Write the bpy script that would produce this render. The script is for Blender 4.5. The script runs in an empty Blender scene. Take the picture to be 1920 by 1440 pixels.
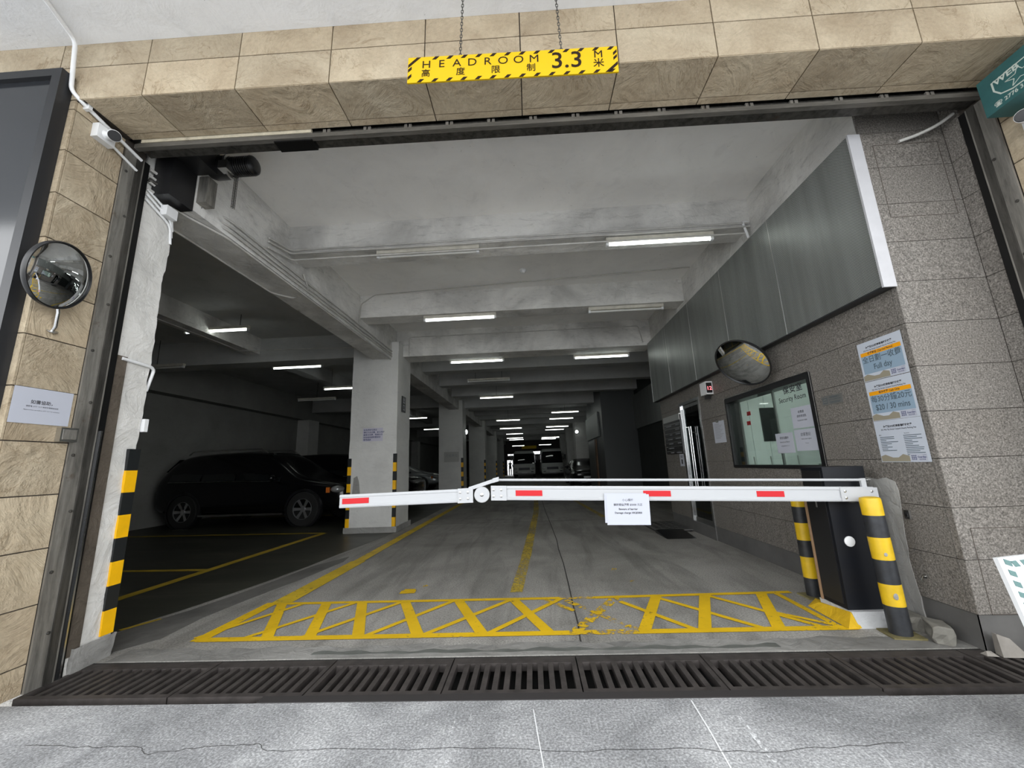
import bpy, bmesh, math, random
from mathutils import Vector, Matrix, Quaternion
random.seed(7)
SC = bpy.context.scene
COL = SC.collection
PI = math.pi

# ------------------------------------------------------------------ camera
YAW, PITCH, ROLL, FPX = -0.0417308, 0.2023460, -0.0366971, 735.60
CAM_Z = 1.215
_f = Vector((math.sin(YAW)*math.cos(PITCH), math.cos(YAW)*math.cos(PITCH), math.sin(PITCH)))
_r = Vector((math.cos(YAW), -math.sin(YAW), 0.0))
_u = _r.cross(_f)
_r2 = math.cos(ROLL)*_r + math.sin(ROLL)*_u
_u2 = -math.sin(ROLL)*_r + math.cos(ROLL)*_u
cam = bpy.data.cameras.new('camera')
cam.sensor_width = 36.0
cam.lens = FPX/1920*36.0
cam.clip_start = 0.02
camo = bpy.data.objects.new('camera', cam)
COL.objects.link(camo)
_m = Matrix((( _r2.x, _u2.x, -_f.x, 0), (_r2.y, _u2.y, -_f.y, 0), (_r2.z, _u2.z, -_f.z, CAM_Z), (0, 0, 0, 1)))
camo.matrix_world = _m
SC.camera = camo

# ------------------------------------------------------------------ world (overcast daylight) and exposure
W = bpy.data.worlds.new('overcast_sky')
SC.world = W
W.use_nodes = True
W.node_tree.nodes['Background'].inputs[0].default_value = (0.965, 0.985, 1.0, 1)
W.node_tree.nodes['Background'].inputs[1].default_value = 4.0
SC.view_settings.view_transform = 'Standard'
SC.view_settings.look = 'None'
SC.view_settings.gamma = 1.0
SC.view_settings.use_curve_mapping = False
SC.view_settings.exposure = 0.0
TUBE_STRENGTH = 6.5

# ------------------------------------------------------------------ helpers
def new_bm():
    return bmesh.new()

def box(bm, x0, x1, y0, y1, z0, z1):
    v = [bm.verts.new(p) for p in ((x0, y0, z0), (x1, y0, z0), (x1, y1, z0), (x0, y1, z0),
                                   (x0, y0, z1), (x1, y0, z1), (x1, y1, z1), (x0, y1, z1))]
    for q in ((3, 2, 1, 0), (4, 5, 6, 7), (0, 1, 5, 4), (1, 2, 6, 5), (2, 3, 7, 6), (3, 0, 4, 7)):
        bm.faces.new([v[i] for i in q])
    return v

def frame_axes(d):
    d = Vector(d).normalized()
    a = Vector((0, 0, 1)) if abs(d.z) < 0.9 else Vector((1, 0, 0))
    s = d.cross(a).normalized()
    t = s.cross(d).normalized()
    return s, t

def tube(bm, pts, r, seg=10, caps=True):
    """A pipe along a list of points; r is a number or one radius per point."""
    pts = [Vector(p) for p in pts]
    rs = r if isinstance(r, (list, tuple)) else [r]*len(pts)
    rings = []
    ps = None
    for i, p in enumerate(pts):
        if i == 0: d = pts[1]-p
        elif i == len(pts)-1: d = p-pts[i-1]
        else: d = (pts[i+1]-p).normalized()+(p-pts[i-1]).normalized()
        d.normalize()
        if ps is None:
            s, t = frame_axes(d)
        else:
            s = ps-d*ps.dot(d); s.normalize(); t = s.cross(d)
        ps = s
        rings.append([bm.verts.new(p+rs[i]*(math.cos(2*PI*k/seg)*s+math.sin(2*PI*k/seg)*t)) for k in range(seg)])
    for a, b in zip(rings, rings[1:]):
        for k in range(seg):
            bm.faces.new((a[k], a[(k+1) % seg], b[(k+1) % seg], b[k]))
    if caps:
        bm.faces.new(rings[0][::-1]); bm.faces.new(rings[-1])
    return rings

def lathe(bm, prof, origin=(0, 0, 0), axis=(0, 0, 1), seg=24, caps=True):
    """prof: list of (radius, distance along axis)."""
    o = Vector(origin); d = Vector(axis).normalized(); s, t = frame_axes(d)
    rings = []
    for r, h in prof:
        if r < 1e-6:
            rings.append([bm.verts.new(o+d*h)])
        else:
            rings.append([bm.verts.new(o+d*h+r*(math.cos(2*PI*k/seg)*s+math.sin(2*PI*k/seg)*t)) for k in range(seg)])
    for a, b in zip(rings, rings[1:]):
        for k in range(seg):
            k2 = (k+1) % seg
            if len(a) == 1 and len(b) == 1: continue
            if len(a) == 1: bm.faces.new((a[0], b[k2], b[k]))
            elif len(b) == 1: bm.faces.new((a[k], a[k2], b[0]))
            else: bm.faces.new((a[k], a[k2], b[k2], b[k]))
    if caps:
        if len(rings[0]) > 1: bm.faces.new(rings[0][::-1])
        if len(rings[-1]) > 1: bm.faces.new(rings[-1])

def prism(bm, poly, axis, a, b):
    """Extrude a 2D polygon. axis 'x': poly in (y,z); 'y': (x,z); 'z': (x,y)."""
    def P(q, h):
        return {'x': (h, q[0], q[1]), 'y': (q[0], h, q[1]), 'z': (q[0], q[1], h)}[axis]
    lo = [bm.verts.new(P(q, a)) for q in poly]
    hi = [bm.verts.new(P(q, b)) for q in poly]
    n = len(poly)
    for i in range(n):
        j = (i+1) % n
        bm.faces.new((lo[i], lo[j], hi[j], hi[i]))
    bm.faces.new(lo[::-1]); bm.faces.new(hi)

def mesh_of(bm, name, smooth=False, bevel=0.0, bseg=2):
    if bevel:
        es = [e for e in bm.edges if len(e.link_faces) == 2 and e.calc_face_angle(0) > 0.6]
        bmesh.ops.bevel(bm, geom=es, offset=bevel, segments=bseg, profile=0.6, affect='EDGES', clamp_overlap=True)
    bmesh.ops.recalc_face_normals(bm, faces=bm.faces)
    me = bpy.data.meshes.new(name)
    bm.to_mesh(me); bm.free()
    if smooth:
        for p in me.polygons: p.use_smooth = True
        try: me.set_sharp_from_angle(angle=0.7)
        except Exception: pass
    return me

def link(name, me, m, parent=None, loc=None, rot=None):
    o = bpy.data.objects.new(name, me)
    COL.objects.link(o)
    if m is not None and len(me.materials) == 0: me.materials.append(m)
    if parent is not None: o.parent = parent
    if loc is not None: o.location = loc
    if rot is not None: o.rotation_euler = rot
    return o

def obj(name, bm, m, parent=None, smooth=False, bevel=0.0, bseg=2, loc=None, rot=None):
    return link(name, mesh_of(bm, name, smooth, bevel, bseg), m, parent, loc, rot)

def boxo(name, dims, m, parent=None, bevel=0.0):
    bm = new_bm(); box(bm, *dims)
    return obj(name, bm, m, parent, bevel=bevel, smooth=bevel > 0)

def tag(o, label=None, cat=None, group=None, kind=None):
    if label: o['label'] = label
    if cat: o['category'] = cat
    if group: o['group'] = group
    if kind: o['kind'] = kind
    return o

def struct(o, label=None):
    o['kind'] = 'structure'
    if label: o['label'] = label
    return o

def empty(name, loc=(0, 0, 0), rot=(0, 0, 0)):
    o = bpy.data.objects.new(name, None)
    COL.objects.link(o); o.location = loc; o.rotation_euler = rot
    o.empty_display_size = 0.1
    return o

def copy_tree(src, parent=None):
    c = src.copy(); COL.objects.link(c)
    if parent is not None: c.parent = parent
    for ch in [x for x in src.children]:
        copy_tree(ch, c)
    return c

_txt = {}
def text_mesh(body, size, bold=0.0, align='CENTER', xs=1.0):
    key = (body, size, bold, align, xs)
    if key in _txt: return _txt[key]
    cu = bpy.data.curves.new('lettering', 'FONT')
    cu.body = body; cu.size = size; cu.align_x = align; cu.align_y = 'CENTER'
    cu.offset = bold; cu.resolution_u = 3
    o = bpy.data.objects.new('lettering', cu); COL.objects.link(o)
    bpy.context.view_layer.update()
    dg = bpy.context.evaluated_depsgraph_get()
    me = bpy.data.meshes.new_from_object(o.evaluated_get(dg))
    me.name = 'lettering'
    me.materials.clear()
    if xs != 1.0:
        for v in me.vertices: v.co.x *= xs
    bpy.data.objects.remove(o); bpy.data.curves.remove(cu)
    _txt[key] = me
    return me

def text(body, size, m, parent, loc, rot, bold=0.0, align='CENTER', xs=1.0, name='lettering'):
    me = text_mesh(body, size, bold, align, xs).copy()
    return link(name, me, m, parent, loc, rot)

# orientation helpers for flat print: text reads along +x of the local frame, normal = local +z
FACE_MY = (PI/2, 0, 0)            # faces -Y, reads towards +X
FACE_MX = (PI/2, 0, -PI/2)        # faces -X, reads towards -Y
FACE_PX = (PI/2, 0, PI/2)         # faces +X, reads towards +Y
# ------------------------------------------------------------------ materials
class N:
    def __init__(s, name):
        s.m = bpy.data.materials.new(name); s.m.use_nodes = True
        s.t = s.m.node_tree; s.n = s.t.nodes; s.b = s.n['Principled BSDF']
    def new(s, typ, **k):
        n = s.n.new(typ)
        for a, b in k.items():
            if hasattr(n, a): setattr(n, a, b)
            else: n.inputs[a].default_value = b
        return n
    def l(s, a, b): s.t.links.new(a, b)
    def coord(s, per_object=False, scale=(1, 1, 1)):
        if per_object:
            tc = s.new('ShaderNodeTexCoord'); oi = s.new('ShaderNodeObjectInfo')
            ad = s.new('ShaderNodeVectorMath', operation='ADD')
            mu = s.new('ShaderNodeVectorMath', operation='SCALE')
            cb = s.new('ShaderNodeCombineXYZ')
            for i in range(3): s.l(oi.outputs['Random'], cb.inputs[i])
            s.l(cb.outputs[0], mu.inputs[0]); mu.inputs['Scale'].default_value = 61.0
            s.l(tc.outputs['Object'], ad.inputs[0]); s.l(mu.outputs[0], ad.inputs[1])
            out = ad.outputs[0]
        else:
            g = s.new('ShaderNodeNewGeometry'); out = g.outputs['Position']
        if scale != (1, 1, 1):
            mp = s.new('ShaderNodeMapping'); mp.inputs['Scale'].default_value = scale
            s.l(out, mp.inputs['Vector']); out = mp.outputs[0]
        return out
    def noise(s, co, scale, detail=4, rough=0.55, dist=0.0, typ=None):
        n = s.new('ShaderNodeTexNoise')
        if typ: n.noise_type = typ
        n.inputs['Scale'].default_value = scale; n.inputs['Detail'].default_value = detail
        n.inputs['Roughness'].default_value = rough; n.inputs['Distortion'].default_value = dist
        s.l(co, n.inputs['Vector']); return n.outputs['Fac'] if 'Fac' in n.outputs else n.outputs[0]
    def ramp(s, fac, stops):
        r = s.new('ShaderNodeValToRGB'); e = r.color_ramp.elements
        while len(e) < len(stops): e.new(0.5)
        for el, (p, c) in zip(e, stops):
            el.position = p; el.color = c if len(c) == 4 else (*c, 1)
        s.l(fac, r.inputs[0]); return r.outputs[0]
    def mix(s, fac, a, b, blend='MIX'):
        n = s.new('ShaderNodeMix', data_type='RGBA', blend_type=blend)
        for sock, v in ((n.inputs[0], fac), (n.inputs[6], a), (n.inputs[7], b)):
            if isinstance(v, (int, float)): sock.default_value = v
            elif isinstance(v, tuple): sock.default_value = v if len(v) == 4 else (*v, 1)
            else: s.l(v, sock)
        return n.outputs[2]
    def math(s, op, a, b=0.0):
        n = s.new('ShaderNodeMath', operation=op)
        for sock, v in ((n.inputs[0], a), (n.inputs[1], b)):
            if isinstance(v, (int, float)): sock.default_value = v
            else: s.l(v, sock)
        return n.outputs[0]
    def bump(s, h, strength=0.5, dist=0.01):
        n = s.new('ShaderNodeBump'); n.inputs['Strength'].default_value = strength
        n.inputs['Distance'].default_value = dist
        s.l(h, n.inputs['Height']); s.l(n.outputs[0], s.b.inputs['Normal']); return n
    def color(s, c):
        if isinstance(c, tuple): s.b.inputs['Base Color'].default_value = c if len(c) == 4 else (*c, 1)
        else: s.l(c, s.b.inputs['Base Color'])
    def set(s, rough=None, metal=None, spec=None):
        if rough is not None: s.b.inputs['Roughness'].default_value = rough
        if metal is not None: s.b.inputs['Metallic'].default_value = metal
        if spec is not None: s.b.inputs['Specular IOR Level'].default_value = spec
        return s

def g3(v): return (v, v, v)

def plain(name, c, rough=0.5, metal=0.0, spec=0.5, var=0.0, vscale=8.0, bump=0.0, bscale=40.0):
    k = N(name)
    if var or bump: co = k.coord()
    if var:
        f = k.noise(co, vscale, 5, 0.6)
        k.color(k.ramp(f, [(0.3, tuple(x*(1-var) for x in c)), (0.7, tuple(min(1, x*(1+var)) for x in c))]))
    else: k.color(c)
    if bump: k.bump(k.noise(co, bscale, 4), bump, 0.004)
    k.set(rough, metal, spec)
    return k.m

def m_beige():
    k = N('beige_stone'); co = k.coord(True)
    big = k.noise(co, 2.2, 4, 0.6, 0.6)
    c = k.ramp(big, [(0.25, (0.365, 0.29, 0.195)), (0.5, (0.48, 0.40, 0.285)), (0.75, (0.585, 0.505, 0.375))])
    rid = k.noise(co, 3.0, 5, 0.6, 2.6, 'RIDGED_MULTIFRACTAL')
    fine = k.noise(co, 42, 5, 0.65)
    vein = k.ramp(k.noise(co, 2.6, 6, 0.62, 3.4), [(0.475, (1, 1, 1)), (0.5, (0.66, 0.62, 0.56)), (0.525, (1, 1, 1))])
    c = k.mix(k.ramp(k.noise(co, 4.0, 3, 0.5), [(0.45, g3(0.0)), (0.62, g3(0.9))]), c, vein, 'MULTIPLY')
    c = k.mix(0.25, c, k.ramp(fine, [(0.35, g3(0.5)), (0.6, g3(1.0))]), 'MULTIPLY')
    oi = k.new('ShaderNodeObjectInfo')
    c = k.mix(1.0, c, k.ramp(oi.outputs['Random'], [(0, (0.90, 0.90, 0.90)), (1, (1.06, 1.04, 1.02))]), 'MULTIPLY')
    k.color(c)
    h = k.math('ADD', k.math('MULTIPLY', rid, 0.55), k.math('ADD', k.math('MULTIPLY', k.noise(co, 2.6, 6, 0.62, 3.4), 1.6), k.math('MULTIPLY', fine, 0.25)))
    k.bump(h, 0.8, 0.022); k.set(0.72, spec=0.3)
    return k.m

def m_granite():
    k = N('grey_granite'); co = k.coord(True)
    a = k.noise(co, 95, 3, 0.7); b = k.noise(co, 38, 3, 0.6)
    c = k.ramp(a, [(0.30, (0.06, 0.055, 0.05)), (0.46, (0.175, 0.162, 0.146)), (0.62, (0.30, 0.28, 0.255)), (0.75, (0.52, 0.485, 0.44))])
    c = k.mix(0.5, c, k.ramp(b, [(0.3, g3(0.55)), (0.7, g3(1.0))]), 'MULTIPLY')
    big = k.noise(co, 1.3, 3, 0.5)
    c = k.mix(0.5, c, k.ramp(big, [(0.3, (0.80, 0.77, 0.74)), (0.7, (1, 1, 1))]), 'MULTIPLY')
    k.color(c); k.bump(a, 0.12, 0.002); k.set(0.55, spec=0.35)
    return k.m

def m_plaster(name, c, dirt=0.35, bumps=0.5, scale=5.0):
    k = N(name); co = k.coord()
    big = k.noise(co, 1.1, 6, 0.62, 0.4)
    col = k.ramp(big, [(0.30, tuple(x*(1-dirt) for x in c)), (0.62, c)])
    streak = k.noise(k.coord(False, (2.0, 2.0, 9.0)), 2.0, 7, 0.72, 0.9)
    col = k.mix(0.55, col, k.ramp(streak, [(0.33, g3(1-dirt*0.9)), (0.46, g3(1.0))]), 'MULTIPLY')
    pits = k.noise(co, 17, 4, 0.7)
    col = k.mix(0.7, col, k.ramp(pits, [(0.24, g3(0.25)), (0.31, g3(1.0))]), 'MULTIPLY')
    k.color(col)
    h = k.math('ADD', k.math('MULTIPLY', k.noise(co, scale, 6, 0.6, 0.8), 1.4), k.math('MULTIPLY', k.noise(co, 55, 3), 0.15))
    k.bump(h, bumps, 0.03); k.set(0.75, spec=0.25)
    return k.m

def m_floor():
    k = N('lane_concrete'); co = k.coord()
    big = k.noise(co, 0.7, 6, 0.65, 0.5)
    c = k.ramp(big, [(0.28, (0.19, 0.182, 0.166)), (0.5, (0.298, 0.287, 0.265)), (0.72, (0.40, 0.386, 0.36))])
    agg = k.noise(co, 75, 4, 0.72)
    c = k.mix(0.85, c, k.ramp(agg, [(0.32, g3(0.40)), (0.5, g3(1.0)), (0.70, g3(1.5))]), 'MULTIPLY')
    tyre = k.noise(k.coord(False, (2.6, 0.35, 1)), 1.3, 5, 0.6, 0.6)
    c = k.mix(0.65, c, k.ramp(tyre, [(0.36, g3(0.55)), (0.52, g3(1.0))]), 'MULTIPLY')
    spot = k.noise(co, 5.0, 6, 0.7, 0.5)
    c = k.mix(0.8, c, k.ramp(spot, [(0.27, g3(0.4)), (0.33, g3(1.0))]), 'MULTIPLY')
    k.color(c); k.bump(agg, 0.25, 0.003); k.set(0.62, spec=0.35)
    return k.m

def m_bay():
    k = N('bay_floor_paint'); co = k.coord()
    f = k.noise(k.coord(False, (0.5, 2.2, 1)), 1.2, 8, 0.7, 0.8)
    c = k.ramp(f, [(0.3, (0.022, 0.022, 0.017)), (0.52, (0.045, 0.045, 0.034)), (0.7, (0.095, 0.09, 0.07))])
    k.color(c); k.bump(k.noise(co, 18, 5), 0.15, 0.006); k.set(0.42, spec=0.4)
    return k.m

def m_apron():
    k = N('apron_concrete'); co = k.coord()
    big = k.noise(co, 1.6, 8, 0.68, 0.7)
    c = k.ramp(big, [(0.28, (0.165, 0.168, 0.173)), (0.5, (0.285, 0.289, 0.296)), (0.72, (0.44, 0.445, 0.452))])
    agg = k.noise(co, 90, 4, 0.7)
    c = k.mix(0.9, c, k.ramp(agg, [(0.30, g3(0.42)), (0.5, g3(1.0)), (0.66, g3(1.8))]), 'MULTIPLY')
    sc = k.noise(k.coord(False, (5.5, 1.6, 1)), 2.4, 8, 0.75, 1.2)
    c = k.mix(k.ramp(sc, [(0.60, g3(0.0)), (0.70, g3(0.55))]), c, (0.74, 0.75, 0.76))
    k.color(c); k.bump(agg, 0.5, 0.004); k.set(0.72, spec=0.3)
    return k.m

def m_worn(name, c, wear=0.42, soft=0.06, scale=9.0, dark=0.25):
    k = N(name); co = k.coord()
    f = k.math('ADD', k.math('MULTIPLY', k.noise(co, scale, 8, 0.75, 0.3), 0.75), k.math('MULTIPLY', k.noise(co, 1.1, 3, 0.5), 0.25))
    al = k.ramp(f, [(wear-soft, g3(0.0)), (wear+soft, g3(1.0))])
    v = k.noise(co, 3.0, 6, 0.6)
    k.color(k.mix(1.0, c, k.ramp(v, [(0.3, g3(1-dark)), (0.65, g3(1.0))]), 'MULTIPLY'))
    k.l(al, k.b.inputs['Alpha']); k.set(0.6, spec=0.3)
    return k.m

def m_steel(name, c, rough=0.5, metal=0.6, grime=0.6, stretch=(6, 6, 0.7)):
    k = N(name); co = k.coord(False, stretch)
    f = k.noise(co, 3.0, 7, 0.7, 0.3)
    col = k.ramp(f, [(0.32, tuple(x*(1-grime) for x in c)), (0.62, c)])
    rust = k.noise(k.coord(), 7.0, 6, 0.7)
    col = k.mix(k.ramp(rust, [(0.62, g3(0)), (0.75, g3(0.7))]), col, (0.10, 0.055, 0.03))
    k.color(col); k.bump(k.noise(k.coord(), 30, 5), 0.15, 0.003); k.set(rough, metal)
    return k.m

def m_perf():
    k = N('perforated_steel')
    g = k.new('ShaderNodeNewGeometry'); sp = k.new('ShaderNodeSeparateXYZ'); k.l(g.outputs['Position'], sp.inputs[0])
    y, z = sp.outputs['Y'], sp.outputs['Z']
    P = 0.0105
    a = k.math('MULTIPLY', k.math('ADD', y, z), 1/P/1.414); b = k.math('MULTIPLY', k.math('SUBTRACT', y, z), 1/P/1.414)
    fa = k.math('SUBTRACT', k.math('FRACT', a), 0.5); fb = k.math('SUBTRACT', k.math('FRACT', b), 0.5)
    d = k.math('ADD', k.math('MULTIPLY', fa, fa), k.math('MULTIPLY', fb, fb))
    hole = k.math('LESS_THAN', d, 0.088)
    st = k.noise(k.coord(False, (3, 3, 0.25)), 2.2, 5, 0.6)
    base = k.ramp(st, [(0.3, (0.26, 0.275, 0.262)), (0.7, (0.38, 0.40, 0.385))])
    k.color(k.mix(hole, base, (0.010, 0.010, 0.010)))
    k.l(k.math('SUBTRACT', 0.55, k.math('MULTIPLY', hole, 0.55)), k.b.inputs['Metallic'])
    k.set(0.40)
    return k.m

def m_glass(name='clear_glass', tint=(0.90, 0.94, 0.92), refl=1.0):
    k = N(name); k.n.remove(k.b)
    tr = k.new('ShaderNodeBsdfTransparent'); tr.inputs[0].default_value = (*tint, 1)
    gl = k.new('ShaderNodeBsdfGlossy'); gl.inputs['Roughness'].default_value = 0.015
    lw = k.new('ShaderNodeLayerWeight'); lw.inputs[0].default_value = 0.5
    f5 = k.math('POWER', lw.outputs['Facing'], 5.0)
    mx = k.new('ShaderNodeMixShader'); k.l(k.math('MULTIPLY', k.math('ADD', k.math('MULTIPLY', f5, 0.9), 0.05), refl), mx.inputs[0])
    k.l(tr.outputs[0], mx.inputs[1]); k.l(gl.outputs[0], mx.inputs[2])
    k.l(mx.outputs[0], k.n['Material Output'].inputs[0])
    return k.m

def m_emit(name, c, s):
    k = N(name); k.color((0.9, 0.9, 0.9))
    k.b.inputs['Emission Color'].default_value = (*c, 1); k.b.inputs['Emission Strength'].default_value = s
    return k.m

BEIGE = m_beige(); GRANITE = m_granite()
PLASTER = m_plaster('rough_white_plaster', (0.74, 0.73, 0.70), 0.30, 0.6, 4.5)
BEAMP = m_plaster('peeling_white_paint', (0.82, 0.81, 0.78), 0.45, 0.6, 6.0)
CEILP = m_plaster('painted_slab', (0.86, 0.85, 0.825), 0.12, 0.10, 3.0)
CANOPY = m_plaster('canopy_white', (0.86, 0.87, 0.88), 0.10, 0.25, 4.0)
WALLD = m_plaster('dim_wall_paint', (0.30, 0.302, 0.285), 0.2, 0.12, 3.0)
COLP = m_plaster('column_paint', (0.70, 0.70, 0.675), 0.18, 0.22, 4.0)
CEMENT = m_plaster('bare_cement', (0.34, 0.335, 0.32), 0.35, 0.5, 8.0)
BROWNC = m_plaster('brown_concrete', (0.13, 0.108, 0.085), 0.5, 0.5, 14.0)
FLOOR = m_floor(); BAY = m_bay(); APRON = m_apron()
GROUT = plain('dark_grout', (0.075, 0.062, 0.052), 0.9)
SKIRT = plain('grey_skirting', (0.115, 0.112, 0.108), 0.6, var=0.2, vscale=3)
YPAINT = m_worn('yellow_road_paint', (0.76, 0.48, 0.01), 0.395, 0.02, 24.0, 0.2)
YWORN = m_worn('worn_yellow_paint', (0.74, 0.47, 0.015), 0.49, 0.02, 13.0, 0.2)
YFADE = m_worn('faded_yellow_line', (0.62, 0.45, 0.06), 0.475, 0.05, 26.0, 0.35)
YBAY = m_worn('bay_yellow_line', (0.50, 0.35, 0.03), 0.36, 0.05, 9.0, 0.3)
IRON = plain('cast_iron', (0.062, 0.054, 0.051), 0.55, 0.35, var=0.35, vscale=12, bump=0.25, bscale=60)
TRENCH = plain('drain_dark', (0.02, 0.02, 0.019), 0.9)
STEEL = m_steel('weathered_steel', (0.33, 0.315, 0.285), 0.5, 0.55, 0.6)
STEELD = m_steel('dark_oily_steel', (0.11, 0.105, 0.095), 0.42, 0.6, 0.7)
STEELB = plain('blackened_rail', (0.012, 0.012, 0.012), 0.35, 0.5)
RUSTW = m_steel('rusty_cream_steel', (0.66, 0.60, 0.46), 0.7, 0.0, 0.3, (4, 4, 4))
CHROME = plain('polished_steel', (0.72, 0.73, 0.74), 0.16, 1.0)
SATIN = plain('satin_steel', (0.55, 0.55, 0.54), 0.34, 1.0)
PERF = m_perf()
ENDCAP = plain('white_end_cap', (0.50, 0.50, 0.52), 0.5, 0.0, var=0.05)
WHITE = plain('white_enamel', (0.44, 0.45, 0.465), 0.45, 0.0, 0.3)
WHITEP = plain('white_plastic', (0.80, 0.81, 0.82), 0.42)
PAPER = plain('white_paper', (0.47, 0.49, 0.56), 0.75)
PAPERD = plain('aged_paper', (0.52, 0.54, 0.60), 0.75)
INK = plain('black_ink', (0.03, 0.03, 0.035), 0.7)
INKB = plain('navy_ink', (0.04, 0.05, 0.16), 0.7)
INKG = plain('slate_ink', (0.06, 0.09, 0.11), 0.7)
GREY = plain('grey_ink', (0.30, 0.31, 0.33), 0.7)
SIGNY = plain('sign_yellow', (0.62, 0.40, 0.0), 0.5, 0.0, 0.3)
SIGNK = plain('sign_brown_black', (0.016, 0.007, 0.003), 0.6, 0.0, 0.2)
RED = plain('red_reflector', (0.50, 0.008, 0.014), 0.4, 0.0, 0.3)
TAPEY = plain('tape_yellow', (0.88, 0.47, 0.0), 0.5, var=0.08)
TAPEK = plain('tape_black', (0.012, 0.014, 0.015), 0.42)
BOLY = plain('bollard_yellow', (0.66, 0.43, 0.012), 0.45, var=0.12, vscale=14, bump=0.2, bscale=30)
BOLK = plain('bollard_black', (0.022, 0.024, 0.028), 0.5, var=0.35, vscale=20, bump=0.2, bscale=30)
CAB = plain('cabinet_black', (0.006, 0.007, 0.010), 0.5, 0.0, 0.3)
BLACK = plain('black_plastic', (0.012, 0.012, 0.013), 0.35)
BLACKM = plain('black_frame', (0.022, 0.023, 0.026), 0.4, 0.2)
SCREEN = plain('dark_glass_panel', (0.018, 0.020, 0.024), 0.12, 0.0, 0.9)
MIRROR = plain('mirror_silver', (0.83, 0.86, 0.88), 0.015, 1.0)
GLASS = m_glass(); GLASSD = m_glass('tinted_glass', (0.30, 0.34, 0.34), 1.6)
TUBE = m_emit('lit_tube', (0.93, 1.0, 0.96), TUBE_STRENGTH)
TUBEOFF = plain('unlit_tube', (0.70, 0.70, 0.67), 0.35)
HOUSING = plain('lamp_housing', (0.60, 0.575, 0.50), 0.5, var=0.15, vscale=9)
PIPE = plain('painted_conduit', (0.50, 0.49, 0.465), 0.5, var=0.2, vscale=5)
PIPEW = plain('white_conduit', (0.82, 0.83, 0.84), 0.4)
CARK = plain('black_car_paint', (0.004, 0.004, 0.005), 0.16, 0.0, 0.5)
CARS = plain('silver_car_paint', (0.42, 0.44, 0.45), 0.25, 0.4)
BUSW = plain('bus_paint', (0.60, 0.62, 0.60), 0.3)
CARG = plain('car_glass', (0.008, 0.010, 0.011), 0.05, 0.0, 0.8)
RUBBER = plain('tyre_rubber', (0.012, 0.012, 0.012), 0.8)
ALLOY = plain('alloy_wheel', (0.45, 0.45, 0.46), 0.3, 0.8)
LENS = plain('lamp_lens', (0.55, 0.56, 0.56), 0.1, 0.4)
AMBER = plain('amber_lens', (0.75, 0.20, 0.03), 0.2)
BLOCK = plain('concrete_block', (0.18, 0.172, 0.15), 0.85, var=0.25, vscale=9, bump=0.5, bscale=25)
TEAL = plain('teal_metal_sign', (0.035, 0.125, 0.125), 0.5, 0.1, var=0.15, vscale=6)
PALE = plain('pale_sign_paint', (0.55, 0.62, 0.56), 0.55)
ROOMW = plain('guard_room_wall', (0.66, 0.71, 0.69), 0.5)
TUBER = m_emit('guard_room_tube', (0.93, 1.0, 0.97), 30.0)
LEDR = m_emit('red_led', (1.0, 0.03, 0.06), 2.5)
CLOTH = plain('dark_clothing', (0.01, 0.01, 0.012), 0.8)
SKIN = plain('skin', (0.28, 0.17, 0.12), 0.6)
HATCHG = plain('hatch_green', (0.08, 0.16, 0.155), 0.5)
PBLUE = plain('poster_blue', (0.27, 0.37, 0.47), 0.55)
PPALE = plain('poster_pale', (0.53, 0.57, 0.64), 0.5)
PORANGE = plain('poster_orange', (0.87, 0.36, 0.0), 0.55)
PHILL = plain('poster_hill', (0.30, 0.27, 0.20), 0.6)
WOOD = plain('brown_door_edge', (0.15, 0.075, 0.03), 0.6)
# ------------------------------------------------------------------ structure
_tile = {}
def tile(parent, name, face, plane, a0, a1, b0, b1, m, thick=0.012, gap=0.0075, grp=None):
    """face: 'y-','x+','x-','z-'; a,b are the in-plane extents (x,z),(y,z),(y,z),(x,y)."""
    w, h = round(a1-a0-gap, 4), round(b1-b0-gap, 4)
    if w < 0.01 or h < 0.01: return None
    key = (face[0], w, h, thick, m.name)
    if key not in _tile:
        bm = new_bm()
        d = {'y': (w/2, thick/2, h/2), 'x': (thick/2, w/2, h/2), 'z': (w/2, h/2, thick/2)}[face[0]]
        box(bm, -d[0], d[0], -d[1], d[1], -d[2], d[2])
        me = mesh_of(bm, name); me.materials.append(m); _tile[key] = me
    s = -1 if face[1] == '-' else 1
    c = plane-s*thick/2
    ca, cb = (a0+a1)/2, (b0+b1)/2
    loc = {'y': (ca, c, cb), 'x': (c, ca, cb), 'z': (ca, cb, c)}[face[0]]
    o = bpy.data.objects.new(name, _tile[key]); COL.objects.link(o); o.parent = parent; o.location = loc
    return o

def cut(rects, hole):
    out = []
    h0, h1, k0, k1 = hole
    for a0, a1, b0, b1 in rects:
        if a1 <= h0 or a0 >= h1 or b1 <= k0 or b0 >= k1:
            out.append((a0, a1, b0, b1)); continue
        if a0 < h0: out.append((a0, h0, b0, b1))
        if a1 > h1: out.append((h1, a1, b0, b1))
        m0, m1 = max(a0, h0), min(a1, h1)
        if b0 < k0: out.append((m0, m1, b0, k0))
        if b1 > k1: out.append((m0, m1, k1, b1))
    return out

# street apron, drain channel, garage floor
ground = struct(boxo('ground', (-16, 16, -30, 2.352, -0.4, 0), APRON), 'pale rough concrete street apron in front of the drain')
bm = new_bm()
box(bm, -3.04, 3.34, 2.352, 2.84, -0.42, -0.30); box(bm, -3.04, 3.34, 2.352, 2.412, -0.30, -0.045); box(bm, -3.04, 3.34, 2.826, 2.84, -0.30, -0.002)
struct(obj('drain_channel', bm, TRENCH), 'dark drain channel across the entrance')
floor = struct(boxo('floor', (-9.8, 6.5, 2.84, 46.2, -0.4, 0), FLOOR), 'grey worn concrete garage floor')
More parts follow.
